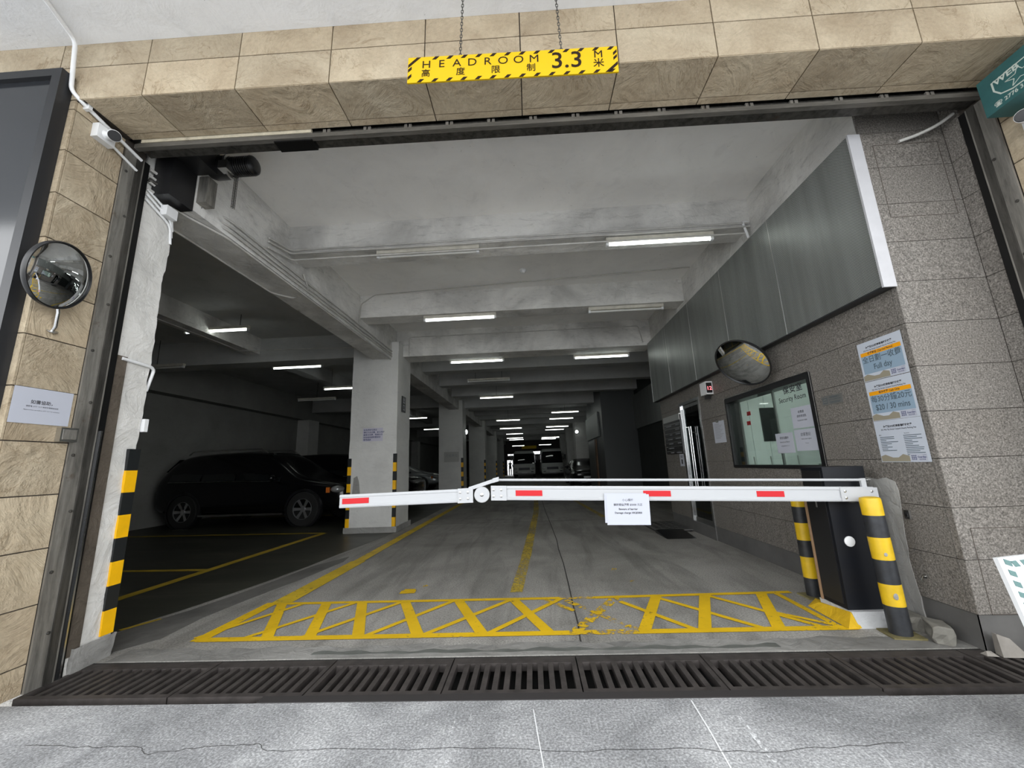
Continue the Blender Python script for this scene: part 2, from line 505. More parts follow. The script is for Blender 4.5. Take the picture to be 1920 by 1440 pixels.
# dark painted parking bay, 1 mm skin on the slab
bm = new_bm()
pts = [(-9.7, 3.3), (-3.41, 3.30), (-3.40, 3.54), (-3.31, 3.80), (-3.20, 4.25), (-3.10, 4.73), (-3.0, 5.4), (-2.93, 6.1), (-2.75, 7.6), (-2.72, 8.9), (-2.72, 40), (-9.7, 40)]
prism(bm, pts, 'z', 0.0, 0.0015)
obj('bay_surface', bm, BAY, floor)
# damp cement fillet beside the bay edge
bm = new_bm()
fl = [(-3.42, 3.10), (-3.05, 2.99), (-2.90, 3.2), (-2.93, 3.6), (-2.86, 4.1), (-2.72, 4.75), (-2.62, 5.6), (-2.68, 5.9), (-2.93, 5.4), (-3.02, 4.7), (-3.12, 4.2), (-3.22, 3.8), (-3.36, 3.5)]
prism(bm, fl, 'z', 0.0, 0.003)
DAMP = m_plaster('damp_cement', (0.165, 0.16, 0.148), 0.45, 0.3, 7.0)
obj('cement_fillet', bm, DAMP, floor)
# cement strip behind the drain
bm = new_bm()
n = 60
top = [(-2.95+6.2*i/n, 3.02+0.02*math.sin(i*1.9)+0.015*math.sin(i*0.7)) for i in range(n+1)]
low = [(-2.95+6.2*i/n, 2.845) for i in range(n+1)]
prism(bm, low+top[::-1], 'z', 0.0, 0.0025)
obj('cement_strip', bm, m_plaster('drain_edge_cement', (0.27, 0.265, 0.25), 0.5, 0.4, 9.0), floor)
bm = new_bm()
top = [(-1.55+3.1*i/n, 2.935+0.014*math.sin(i*1.3)+0.012*math.sin(i*0.45)) for i in range(n+1)]
low = [(-1.55+3.1*i/n, 2.895+0.006*math.sin(i*0.9)) for i in range(n+1)]
prism(bm, low+top[::-1], 'z', 0.0, 0.0035)
obj('grey_patch', bm, plain('green_grey_patch', (0.11, 0.115, 0.105), 0.6, var=0.2), floor)

_zinc = 0
def strip(bm, p, q, w, z=0.004):
    p, q = Vector((p[0], p[1])), Vector((q[0], q[1]))
    d = (q-p).normalized(); s = Vector((-d.y, d.x))*w/2
    global _zinc
    _zinc = (_zinc+1) % 17
    z = z+_zinc*0.00006
    bm.faces.new([bm.verts.new((*v, z)) for v in (p-s, q-s, q+s, p+s)])

def polyline(bm, pts, w, z):
    for a, b in zip(pts, pts[1:]): strip(bm, a, b, w, z)

# cracks and joints in the slab
CRACK = plain('crack_dark', (0.03, 0.028, 0.026), 0.9)
bm = new_bm()
polyline(bm, [(0.29, 2.86), (0.283, 3.06), (0.30, 3.33), (0.305, 3.8), (0.318, 4.29), (0.335, 5.2), (0.33, 6.0), (0.347, 6.7), (0.33, 8.4), (0.30, 10.5), (0.28, 15)], 0.012, 0.0012)
polyline(bm, [(-2.4, 8.9), (-0.8, 8.88), (0.34, 8.86), (2.6, 8.84)], 0.02, 0.0012)
obj('slab_joint', bm, CRACK, floor)
bm = new_bm()
r2 = random.Random(3)
cr = [(-2.44, 2.04), (-2.2, 2.03), (-2.02, 2.02), (-1.87, 2.025), (-1.80, 1.975), (-1.66, 2.0), (-1.5, 2.02), (-1.31, 2.03), (-1.22, 1.984), (-0.92, 2.004), (-0.6, 1.985), (-0.3, 2.0), (0.1, 1.97), (0.5, 1.99), (0.9, 1.96), (1.2, 1.99), (1.6, 2.02)]
fine = []
for a, b in zip(cr, cr[1:]):
    for t in range(5):
        u = t/5
        fine.append((a[0]+(b[0]-a[0])*u, a[1]+(b[1]-a[1])*u+r2.uniform(-0.008, 0.008)))
polyline(bm, fine, 0.0026, 0.0012)
obj('apron_crack', bm, CRACK, ground)
bm = new_bm()
polyline(bm, [(-0.047, 2.27), (-0.03, 2.1), (-0.006, 1.88), (0.0, 1.7)], 0.005, 0.0012)
polyline(bm, [(0.76, 2.33), (0.752, 2.1), (0.737, 1.877), (0.73, 1.7)], 0.007, 0.0012)
obj('apron_scratch', bm, plain('pale_scrape', (0.75, 0.76, 0.77), 0.8), ground)
bm = new_bm()
strip(bm, (-0.444, 2.216), (-0.40, 1.80), 0.022, 0.0012); strip(bm, (0.93, 2.2), (0.92, 1.75), 0.02, 0.0012)
obj('apron_smear', bm, m_worn('chalky_smear', (0.72, 0.73, 0.74), 0.52, 0.03, 30.0, 0.1), ground)

# road paint
def mark(name, segs, m, z=0.004):
    bm = new_bm()
    for p, q, w in segs: strip(bm, p, q, w, z)
    o = obj(name, bm, m, floor); return o
mark('box_border', [((-2.57, 3.165), (0.22, 3.17), 0.075), ((-2.56, 3.945), (0.20, 3.925), 0.06), ((-2.565, 3.14), (-2.525, 3.97), 0.11),
                    ((0.72, 3.17), (2.24, 3.17), 0.075), ((0.52, 3.92), (2.27, 3.95), 0.06), ((2.13, 3.97), (2.13, 3.14), 0.05)], YPAINT)
heavy = [(-2.41, -2.05), (-1.98, -1.72), (-1.64, -1.35), (-1.235, -0.90), (-0.735, -0.42), (-0.23, 0.07), (1.075, 0.76), (1.505, 1.19), (2.00, 1.71)]
mark('box_hatch', [((a, 3.93), (b, 3.18), 0.088) for a, b in heavy], YPAINT, 0.0045)
thin = [(-2.20, -2.62), (-1.70, -2.22), (-1.25, -1.77), (-0.77, -1.29), (-0.235, -0.85), (0.22, -0.37)]
thin2 = [(1.05, 1.60), (1.52, 2.02)]
mark('box_hatch', [((a, 3.92), (b, 3.19), 0.05) for a, b in thin]+[((a, 3.90), (b, 3.19), 0.05) for a, b in thin2]+[((0.72, 3.80), (1.12, 3.19), 0.05), ((1.86, 3.47), (2.11, 3.23), 0.045)], YPAINT, 0.005)
mark('box_border', [((0.22, 3.17), (0.72, 3.17), 0.08), ((0.20, 3.925), (0.52, 3.92), 0.06), ((0.70, 3.90), (0.26, 3.18), 0.085), ((0.25, 3.86), (0.72, 3.19), 0.06), ((0.06, 3.90), (0.3, 3.6), 0.05)], YWORN, 0.0042)
mark('edge_line', [((-2.44, 3.96), (-2.41, 5.6), 0.20), ((-2.41, 5.6), (-2.40, 14), 0.15)], m_worn('edge_line_paint', (0.72, 0.50, 0.03), 0.41, 0.03, 14.0, 0.3))
mark('centre_line', [((-0.205, 4.12), (-0.13, 5.6), 0.12), ((-0.13, 5.6), (0.06, 10.5), 0.13), ((0.06, 10.5), (0.2, 24), 0.14)], YFADE)
mark('paint_spill', [((-1.36, 4.20), (-1.25, 4.22), 0.09), ((-1.33, 4.25), (-1.24, 4.30), 0.05), ((-1.20, 4.36), (-1.15, 4.42), 0.05), ((0.94, 4.38), (1.0, 4.40), 0.04), ((0.86, 4.80), (0.9, 4.9), 0.05)], YWORN)
mark('paint_spill', [((-1.37, 4.205), (-1.22, 4.215), 0.10), ((-1.35, 4.27), (-1.24, 4.27), 0.06)], YPAINT, 0.0045)
mark('bay_line', [((-4.33, 3.7), (-4.22, 8.12), 0.13), ((-4.28, 5.33), (-9.3, 5.55), 0.10), ((-4.22, 8.12), (-9.4, 8.45), 0.10), ((-3.42, 3.38), (-3.30, 3.62), 0.05), ((-4.2, 11.2), (-9.4, 11.5), 0.1)], YBAY, 0.004)
mark('bay_line', [((1.55, 9.2), (1.2, 16), 0.12)], YFADE)

# facade: lintel over the opening
TILT = 0.0125
lin = struct(boxo('wall_front', (-8, 8, 2.137, 2.478, 3.778, 5.2), GROUT), 'beige riven stone lintel over the garage entrance')
lin.rotation_euler = (0, TILT, 0)
XE = [-5.22, -4.57, -3.92, -3.27, -2.617, -1.955, -1.30, -0.648, 0.0, 0.64, 1.276, 1.91, 2.54, 3.17, 3.80, 4.43]
for a, b in zip(XE, XE[1:]):
    if b > -4.6:
        tile(lin, 'stone_tile', 'y-', 2.125, a, b, 3.766, 4.040, BEIGE)
        tile(lin, 'stone_tile', 'y-', 2.125, a, b, 4.040, 4.300, BEIGE)
    a2, b2 = max(a, -3.045), min(b, 3.35)
    if b2-a2 > 0.05:
        tile(lin, 'stone_tile', 'z-', 3.766, a2, b2, 2.125, 2.422, BEIGE)
        tile(lin, 'stone_tile', 'z-', 3.766, a2, b2, 2.422, 2.478, BEIGE)
can = struct(boxo('ceiling_canopy', (-8, 8, 0.1, 2.1245, 4.243, 4.55), CANOPY), 'white painted canopy soffit outside the entrance')
can.rotation_euler = (0, TILT, 0)

# left return of the facade
wl = struct(boxo('wall_left', (-8, -3.052, 2.137, 2.64, 0, 3.83), GROUT), 'beige stone return wall beside the shutter guide')
ZL = [-0.002, 0.162]+[0.162+0.324*k for k in range(1, 12)]+[3.80]
for a, b in zip(ZL, ZL[1:]):
    tile(wl, 'stone_tile', 'x+', -3.04, 2.137, 2.465, a, b, BEIGE)
    tile(wl, 'stone_tile', 'y-', 2.125, -3.14, -3.04, a, b, BEIGE)
    tile(wl, 'stone_tile', 'y-', 2.125, -3.79, -3.14, a, b, BEIGE)
# right return of the facade (beige outside the shutter, granite inside)
wr = struct(boxo('wall_entry', (3.352, 8, 2.137, 2.478, 0, 3.76), GROUT), 'beige stone return wall under the teal sign')
for a, b in zip(ZL, ZL[1:]):
    if b < 3.73: tile(wr, 'stone_tile', 'x-', 3.34, 2.137, 2.465, a, b, BEIGE)

# granite wall of the guard room with window and door openings
WIN = (3.80, 5.475, 1.07, 1.985); DOOR = (6.30, 7.14, 0.18, 2.17)
bm = new_bm()
for a0, a1, b0, b1 in cut(cut([(2.797, 8.14, 0, 2.42)], WIN), DOOR): box(bm, 2.712, 2.86, a0, a1, b0, b1)
box(bm, 2.712, 3.345, 2.797, 3.55, 0, 4.23)
box(bm, 3.347, 6.5, 2.48, 3.55, 0, 4.23)
wright = struct(obj('wall_right', bm, GROUT), 'grey granite clad wall beside the barrier')
ZG = [0.205+0.316*k for k in range(0, 8)]; ZG[-1] = 2.417
YG = [2.785, 2.83, 3.415, 3.99, 4.58, 5.17, 5.76, 6.30, 7.14, 7.62, 8.14]
for b0, b1 in zip(ZG, ZG[1:]):
    for a0, a1 in zip(YG, YG[1:]):
        for r in cut(cut([(a0, a1, b0, b1)], WIN), DOOR):
            tile(wright, 'granite_tile', 'x-', 2.70, *r, GRANITE, gap=0.004)
ZC = [0.205+0.316*k for k in range(0, 13)]
HATCH = [(2.785, 3.275, 2.935, 3.568), (2.78, 3.32, 0.205, 0.712)]
for b0, b1 in zip(ZC, ZC[1:]):
    tile(wright, 'granite_tile', 'y-', 2.785, 2.70, 3.335, b0, b1, GRANITE, gap=0.004)
    tile(wright, 'granite_tile', 'x-', 3.335, 2.66, 2.785, b0, b1, GRANITE, gap=0.004)
bm = new_bm()
for x0, x1, z0, z1 in HATCH:
    for r in ((x0, x1, z0, z0+0.004), (x0, x1, z1-0.004, z1), (x0, x0+0.004, z0, z1), (x1-0.004, x1, z0, z1)):
        box(bm, r[0], r[1], 2.7835, 2.786, r[2], r[3])
obj('access_hatch_outline', bm, GROUT, wright)
for dims in ((2.706, 2.714, 2.79, DOOR[0], 0, 0.203), (2.706, 2.714, DOOR[1], 8.14, 0, 0.203), (2.706, 3.335, 2.791, 2.80, 0, 0.203), (3.339, 3.346, 2.66, 2.79, 0, 0.203)):
    boxo('skirting', dims, SKIRT, wright)
boxo('door_step', (2.69, 2.90, DOOR[0], DOOR[1], 0, 0.18), SKIRT, wright)
# rendered beam above the cladding
struct(boxo('trim_1', (2.70, 2.86, 2.80, 8.30, 2.42, 4.23), BEAMP), 'white rendered beam above the metal cladding')

# pillar beside the shutter guide, its faces dented like hand-trowelled plaster
def dented(name, x0, x1, y0, y1, z0, z1, m, step=0.05, amp=0.006, seed=1, parent=None):
    from mathutils import noise as mn
    bm = new_bm()
    nx, ny, nz = [max(1, int(round((b-a)/step))) for a, b in ((x0, x1), (y0, y1), (z0, z1))]
    grid = {}
    def v(i, j, k):
        if (i, j, k) not in grid:
            p = Vector((x0+(x1-x0)*i/nx, y0+(y1-y0)*j/ny, z0+(z1-z0)*k/nz))
            q = p*3.2+Vector((seed*9.1, 0, 0))
            d = (mn.noise(q)*1.0+mn.noise(q*2.7)*0.7+mn.noise(q*6)*0.35)*amp
            c = Vector(((x0+x1)/2, (y0+y1)/2, p.z)); nrm = (p-c)
            nrm = Vector((math.copysign(1, nrm.x) if i in (0, nx) else 0, math.copysign(1, nrm.y) if j in (0, ny) else 0, 0))
            grid[(i, j, k)] = bm.verts.new(p+nrm*d)
        return grid[(i, j, k)]
    for k in range(nz):
        for i in range(nx):
            for j, s in ((0, 1), (ny, -1)):
                q = [v(i, j, k), v(i+1, j, k), v(i+1, j, k+1), v(i, j, k+1)]
                bm.faces.new(q[::s])
        for j in range(ny):
            for i, s in ((0, -1), (nx, 1)):
                q = [v(i, j, k), v(i, j+1, k), v(i, j+1, k+1), v(i, j, k+1)]
                bm.faces.new(q[::s])
    return obj(name, bm, m, parent, smooth=True)
pil = struct(dented('pillar', -3.60, -3.045, 2.66, 2.935, 0.0, 4.23, PLASTER, 0.03, 0.010, 2), 'rough white plastered pillar with hazard tape')
boxo('bare_edge', (-3.3, -3.034, 2.655, 2.742, 0.10, 2.12), BROWNC, pil)
dented('cement_base', -3.62, -3.02, 2.70, 2.96, 0.0, 0.145, CEMENT, 0.03, 0.015, 5, pil)
for k in range(8):
    z1 = 1.435-k*0.1605
    boxo('tape_stripe', (-3.10, -3.030, 2.862, 2.948, z1-0.1605, z1), TAPEK if k % 2 == 0 else TAPEY, pil)
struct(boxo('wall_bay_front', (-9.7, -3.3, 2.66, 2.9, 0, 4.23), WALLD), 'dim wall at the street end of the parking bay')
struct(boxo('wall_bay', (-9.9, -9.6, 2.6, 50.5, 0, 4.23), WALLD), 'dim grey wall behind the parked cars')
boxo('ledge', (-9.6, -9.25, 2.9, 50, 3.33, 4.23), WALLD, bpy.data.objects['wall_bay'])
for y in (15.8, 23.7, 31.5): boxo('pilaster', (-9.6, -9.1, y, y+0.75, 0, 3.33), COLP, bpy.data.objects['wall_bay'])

# ceiling slab and beams
CEILD = m_plaster('darker_ceiling_paint', (0.50, 0.505, 0.495), 0.2, 0.15, 3.0)  # darker copy of the slab and beam paint, far bays and parking bay
struct(boxo('ceiling', (-3.2, 6.5, 2.50, 8.5, 4.23, 4.55), CEILP), 'grey painted concrete slab over the first bays')
struct(boxo('ceiling_far', (-9.8, 6.5, 8.5, 50.5, 4.23, 4.55), CEILD), 'darker concrete slab over the far bays')
struct(boxo('ceiling_bay', (-9.8, -3.2, 2.50, 8.5, 4.23, 4.55), CEILD), 'darker concrete slab over the parking bay')
def beam(name, dims, m, label): return struct(boxo(name, dims, m), label)
beam('ceiling_beam', (-3.30, -2.89, 2.945, 50, 3.52, 4.23), BEAMP, 'long white beam running over the row of columns')
CB = [(4.29, 3.86, 0.34), (6.36, 3.82, 0.34), (8.28, 3.64, 0.5)]
for i, (y, z, w) in enumerate(CB):
    beam('ceiling_beam', (-2.89, 2.70, y, y+w, z, 4.23), BEAMP, 'peeling white cross beam over the entry lane')
y = 10.4
k = 0
while y < 48:
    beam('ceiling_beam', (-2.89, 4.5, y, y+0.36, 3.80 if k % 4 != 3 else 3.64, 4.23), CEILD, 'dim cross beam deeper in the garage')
    y += 2.0; k += 1
for y in (8.28, 16.2, 24.0, 31.8, 39.6):
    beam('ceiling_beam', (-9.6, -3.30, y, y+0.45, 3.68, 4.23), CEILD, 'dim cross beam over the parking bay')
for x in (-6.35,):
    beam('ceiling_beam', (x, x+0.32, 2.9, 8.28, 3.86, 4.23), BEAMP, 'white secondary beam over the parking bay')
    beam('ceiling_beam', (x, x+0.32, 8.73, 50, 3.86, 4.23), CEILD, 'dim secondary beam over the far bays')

# columns
def tape_guard(parent, x0, x1, y0, y1, z0=0.10, z1=1.55, n=8):
    h = (z1-z0)/n
    for q in range(n):
        boxo('tape_stripe', (x0, x1, y0, y1, z1-(q+1)*h, z1-q*h), TAPEK if q % 2 == 0 else TAPEY, parent)
for i, y in enumerate((7.98, 15.9, 23.7, 31.5, 39.3)):
    if i == 0:
        c = struct(dented('column', -3.72, -2.74, y, y+0.85, 0, 3.9, COLP, 0.07, 0.004, 4), 'white square column with a blue lettered notice')
        dented('column_base', -3.76, -2.70, y-0.03, y+0.9, 0, 0.11, CEMENT, 0.05, 0.012, 6, c)
        tape_guard(c, -2.80, -2.735, y-0.012, y+0.045, 0.11, 1.52)
        tape_guard(c, -3.735, -3.66, y-0.012, y+0.045, 0.11, 1.45)
        bm = new_bm()
        prism(bm, [(-3.62, 0.72), (-3.50, 0.62), (-3.46, 0.75), (-3.49, 0.98), (-3.53, 1.10), (-3.60, 1.06)], 'y', y-0.008, y+0.01)
        obj('exposed_patch', bm, CEMENT, c)
    else:
        c = struct(boxo('column', (-3.72, -2.74, y, y+0.85, 0, 3.9), COLP), 'white square column further down the lane')
        tape_guard(c, -2.82, -2.73, y-0.015, y+0.06, 0.1, 1.55)

# deeper end of the lane
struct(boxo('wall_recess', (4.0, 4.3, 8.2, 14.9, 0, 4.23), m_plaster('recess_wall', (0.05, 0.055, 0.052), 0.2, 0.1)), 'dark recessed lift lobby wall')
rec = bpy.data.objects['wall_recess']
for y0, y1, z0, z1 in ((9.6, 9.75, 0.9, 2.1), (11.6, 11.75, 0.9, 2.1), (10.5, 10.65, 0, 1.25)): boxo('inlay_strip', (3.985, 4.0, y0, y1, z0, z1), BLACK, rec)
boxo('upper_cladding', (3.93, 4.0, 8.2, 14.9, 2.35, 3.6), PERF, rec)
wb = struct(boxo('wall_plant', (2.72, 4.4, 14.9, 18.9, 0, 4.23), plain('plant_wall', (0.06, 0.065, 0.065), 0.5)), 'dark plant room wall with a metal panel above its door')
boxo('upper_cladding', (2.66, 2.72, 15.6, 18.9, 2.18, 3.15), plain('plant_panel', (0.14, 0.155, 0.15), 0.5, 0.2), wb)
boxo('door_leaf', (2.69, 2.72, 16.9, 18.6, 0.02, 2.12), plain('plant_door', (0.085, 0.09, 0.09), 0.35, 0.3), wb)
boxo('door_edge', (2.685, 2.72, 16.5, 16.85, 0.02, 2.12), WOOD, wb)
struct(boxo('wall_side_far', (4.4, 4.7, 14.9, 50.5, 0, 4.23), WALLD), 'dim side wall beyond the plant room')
for y in (24.5, 30.5, 37):
    struct(boxo('column', (2.75, 3.55, y, y+0.9, 0, 4.23), COLP), 'pale column on the plant room side of the lane')
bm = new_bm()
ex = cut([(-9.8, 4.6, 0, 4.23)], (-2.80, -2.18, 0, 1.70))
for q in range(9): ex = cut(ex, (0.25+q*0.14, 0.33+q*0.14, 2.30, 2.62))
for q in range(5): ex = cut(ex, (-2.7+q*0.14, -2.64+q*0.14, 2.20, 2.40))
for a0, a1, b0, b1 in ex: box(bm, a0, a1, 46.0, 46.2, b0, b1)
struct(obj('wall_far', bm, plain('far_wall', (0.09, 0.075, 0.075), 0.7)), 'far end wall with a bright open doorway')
struct(boxo('ground_far', (-12, 12, 46.2, 90, -0.4, -0.002), APRON), 'bright pavement outside the far doorway')
# ------------------------------------------------------------------ drain gratings
ORD = ['first', 'second', 'third', 'fourth', 'fifth', 'sixth', 'seventh', 'eighth', 'ninth', 'tenth', 'eleventh']
GX = [-3.03, -2.108, -1.331, -0.554, 0.223, 1.000, 1.777, 2.554, 3.331]
proto = None
for i, (a, b) in enumerate(zip(GX, GX[1:])):
    if i == 0 or proto is None:
        w = b-a
        root = empty('drain_grating')
        hw = w/2-0.004
        bm = new_bm()
        box(bm, -hw, hw, 0.0, 0.036, -0.045, 0); box(bm, -hw, hw, 0.328, 0.404, -0.045, 0)
        box(bm, -hw, -hw+0.028, 0.036, 0.328, -0.045, 0); box(bm, hw-0.028, hw, 0.036, 0.328, -0.045, 0)
        obj('frame', bm, IRON, root, bevel=0.002, bseg=1)
        nb = 10 if i else 12
        pitch = (2*hw-0.056)/(nb+1)
        bm = new_bm(); box(bm, -0.0155, 0.0155, 0.036, 0.328, -0.045, -0.001)
        me = mesh_of(bm, 'bar'); me.materials.append(IRON)
        for k in range(1, nb+1):
            link('bar', me, None, root, (-hw+0.028+pitch*k, 0, 0))
        g = root
        if i: proto = root
    else:
        g = copy_tree(proto)
    g.location = ((a+b)/2, 2.418, 0.0)
    tag(g, 'wide slotted iron drain grating against the taped pillar' if i == 0 else ORD[i]+' black slotted drain grating counted from the taped pillar', 'drain grating', 'drain gratings across the entrance')
tag(boxo('drain_nosing', (-1.545, 1.75, 2.352, 2.413, -0.03, 0.004), plain('nosing_iron', (0.03, 0.027, 0.027), 0.6), bevel=0.003), 'long black iron nosing strip in front of the gratings', 'metal strip')

# ------------------------------------------------------------------ shutter guides, head rail, motor
def guide(sx, name, label):
    """sx=-1: on the return wall at x=-3.04 facing +x; sx=+1: at x=3.335 facing -x."""
    g = empty(name, (0, 0, 0))
    X = -3.04 if sx < 0 else 3.337
    ZT = 3.73 if sx < 0 else 3.652
    d = -sx
    def bx(n, x0, x1, y0, y1, z0, z1, m):
        a, b = sorted((X+d*x0, X+d*x1)); return boxo(n, (a, b, y0, y1, z0, z1), m, g)
    bx('flange', 0.001, 0.014, 2.465, 2.552, 0, ZT, STEEL)
    bx('channel', 0.001, 0.022, 2.553, 2.600, 0, ZT, STEELD)
    bx('slot', 0.001, 0.018, 2.600, 2.656, 0, ZT, STEELB)
    bx('channel_lip', 0.018, 0.024, 2.598, 2.606, 0, ZT, STEEL)
    bx('inner_rail', 0.018, 0.030, 2.626, 2.636, 0, 1.55, CHROME if sx < 0 else STEELD)
    bm = new_bm(); lathe(bm, [(0.010, 0.0), (0.010, 0.006), (0.0, 0.009)], (0, 0, 0), (d, 0, 0), 8)
    me = mesh_of(bm, 'bolt'); me.materials.append(STEELD)
    for k in range(10): link('bolt', me, None, g, (X+d*0.014, 2.49 if k % 2 else 2.535, 0.30+k*0.36))
    return tag(g, label, 'shutter guide')
guide(-1, 'shutter_guide', 'weathered steel shutter guide beside the plastered pillar')
guide(1, 'shutter_guide', 'dark steel shutter guide beside the granite reveal')
h = empty('shutter_head_rail', (0, 0, 0)); h.rotation_euler = (0, TILT, 0)
tag(h, 'long oily steel head rail with clips under the stone lintel', 'shutter rail')
boxo('angle', (-3.03, 3.33, 2.50, 2.62, 3.725, 3.765), STEELD, h)
boxo('angle', (-3.03, 3.33, 2.482, 2.52, 3.70, 3.735), m_steel('rail_steel', (0.19, 0.18, 0.16), 0.5, 0.4, 0.5, (1, 6, 6)), h)
boxo('back_plate', (-3.03, 3.33, 2.60, 2.63, 3.735, 4.19), STEELD, h)
boxo('rusty_plate', (-2.98, -1.62, 2.481, 2.50, 3.742, 3.778), RUSTW, h)
boxo('slider', (-1.92, -1.62, 2.50, 2.60, 3.69, 3.725), STEELB, h)
bm = new_bm(); box(bm, -0.011, 0.011, 2.484, 2.505, 3.735, 3.764)
me = mesh_of(bm, 'clip'); me.materials.append(STEEL)
x = -1.5
while x < 3.2:
    link('clip', me, None, h, (x-0.017, 0, 0)); link('clip', me, None, h, (x+0.017, 0, 0)); x += 0.316

mo = empty('shutter_motor', (-2.9, 2.95, 3.6))
tag(mo, 'black shutter motor with hanging hand chain above the pillar', 'shutter motor')
def MP(x, y, z): return (x+2.9, y-2.95, z-3.6)
bm = new_bm()
lathe(bm, [(0.0, 0), (0.085, 0.005), (0.10, 0.04), (0.10, 0.20), (0.085, 0.215)], MP(-2.82, 3.0, 3.97), (1, 0, 0.02), 22)
obj('gearbox', bm, BLACK, mo, smooth=True)
bm = new_bm()
for k in range(9):
    lathe(bm, [(0.085, 0), (0.085, 0.013), (0.07, 0.015), (0.07, 0.02)], MP(-2.60+k*0.020, 3.0, 3.975), (1, 0, 0.02), 20)
lathe(bm, [(0.085, 0), (0.08, 0.02), (0.06, 0.035), (0.0, 0.04)], MP(-2.425, 3.0, 3.978), (1, 0, 0.02), 20)
obj('finned_motor', bm, BLACK, mo, smooth=True)
bm = new_bm(); lathe(bm, [(0.11, 0), (0.11, 0.02)], MP(-2.63, 3.0, 3.97), (1, 0, 0.02), 22); box(bm, 0.24, 0.32, -0.06, 0.04, 0.28, 0.36)
obj('brake_collar', bm, SATIN, mo, smooth=True)
bm = new_bm()
box(bm, -0.14, 0.20, -0.31, -0.008, 0.26, 0.60)
box(bm, -0.14, 0.018, -0.24, -0.008, -0.10, 0.30)
obj('mount', bm, BLACK, mo)
bm = new_bm(); box(bm, -0.02, 0.10, 0.02, 0.12, 0.01, 0.27)
obj('control_box', bm, STEEL, mo)
bm = new_bm(); tube(bm, [MP(-3.02, 2.66, 3.60), MP(-2.90, 3.04, 3.60)], 0.014, 8)
obj('support_arm', bm, STEELD, mo)
bm = new_bm()
r4 = random.Random(2)
for k in range(26):
    z = 3.90-k*0.0135
    a = (k % 2)*PI/2
    c, s = math.cos(a)*0.008, math.sin(a)*0.008
    for o2 in (-0.006, 0.006):
        X0 = -2.57+(0.008 if o2 > 0 else -0.002)
        tube(bm, [MP(X0-c, 3.0-s+o2, z), MP(X0-c, 3.0-s+o2, z-0.016), MP(X0+c, 3.0+s+o2, z-0.016), MP(X0+c, 3.0+s+o2, z), MP(X0-c, 3.0-s+o2, z)], 0.0022, 5)
obj('hand_chain', bm, STEELD, mo)

# ------------------------------------------------------------------ headroom sign on chains
sg = empty('headroom_sign', (-0.012, 1.78, 3.385), (0, 0.028, 0))
tag(sg, 'yellow headroom 3.3 m sign with black hazard border', 'sign')
SW, SH = 1.166, 0.172
bm = new_bm(); box(bm, -SW/2, SW/2, -0.004, 0.004, -SH/2, SH/2)
obj('board', bm, SIGNY, sg)
def hz(poly):
    bm = new_bm(); prism(bm, poly, 'y', -0.0052, -0.0039); obj('hazard_stripe', bm, SIGNK, sg)
nst = 14
for k in range(nst):
    x = -SW/2+0.055+k*(SW-0.03)/nst
    for zt, zb in ((SH/2-0.001, SH/2-0.021), (-SH/2+0.021, -SH/2+0.001)):
        if zb < 0 or k > 0: hz([(x, zb), (x+0.022, zb), (x+0.040, zt), (x+0.018, zt)])
for zc in (-0.062, -0.012):
    hz([(-SW/2+0.002, zc-0.004), (-SW/2+0.022, zc+0.016), (-SW/2+0.022, zc+0.036), (-SW/2+0.002, zc+0.016)])
for zc in (0.006, 0.038):
    hz([(SW/2-0.024, zc-0.012), (SW/2-0.004, zc+0.008), (SW/2-0.004, zc+0.026), (SW/2-0.024, zc+0.006)])
hz([(-SW/2+0.002, 0.036), (-SW/2+0.05, SH/2-0.002), (-SW/2+0.072, SH/2-0.002), (-SW/2+0.002, 0.016)])
hz([(SW/2-0.002, -0.036), (SW/2-0.05, -SH/2+0.002), (SW/2-0.072, -SH/2+0.002), (SW/2-0.002, -0.016)])
def on_sign(s, size, x, z, bold=0.0, xs=1.0): text(s, size, SIGNK, sg, (x, -0.0055, z), FACE_MY, bold, 'CENTER', xs)
for k, ch in enumerate('HEADROOM'): on_sign(ch, 0.071, -0.478+k*0.0862, 0.030, 0.0, 1.05)
for k, ch in enumerate('高度限制'): on_sign(ch, 0.055, -0.480+k*0.196, -0.030, 0.0004, 0.95)
on_sign('3.3', 0.150, 0.305, 0.006, 0.0012, 0.98)
on_sign('M', 0.068, 0.478, 0.036, 0.0, 1.0); on_sign('米', 0.062, 0.478, -0.024, 0.0004)
def chain(name, p, q, label):
    p, q = Vector(p), Vector(q); n = int((q-p).length/0.022)
    d = (q-p).normalized(); s, t = frame_axes(d)
    bm = new_bm()
    for k in range(n):
        c = p+(q-p)*(k+0.5)/n; e = s if k % 2 else t
        hl, hw = 0.015, 0.006
        tube(bm, [c-d*hl, c-d*hl*0.5+e*hw, c+d*hl*0.5+e*hw, c+d*hl, c+d*hl*0.5-e*hw, c-d*hl*0.5-e*hw, c-d*hl], 0.0022, 5)
    return tag(obj(name, bm, STEELD), label, 'chain')
chain('sign_chain', (-0.298, 1.778, 3.470), (-0.262, 1.78, 4.243), 'rusty chain holding the sign above its letter A')
chain('sign_chain', (0.268, 1.778, 3.452), (0.25, 1.78, 4.238), 'rusty chain holding the sign above its number')

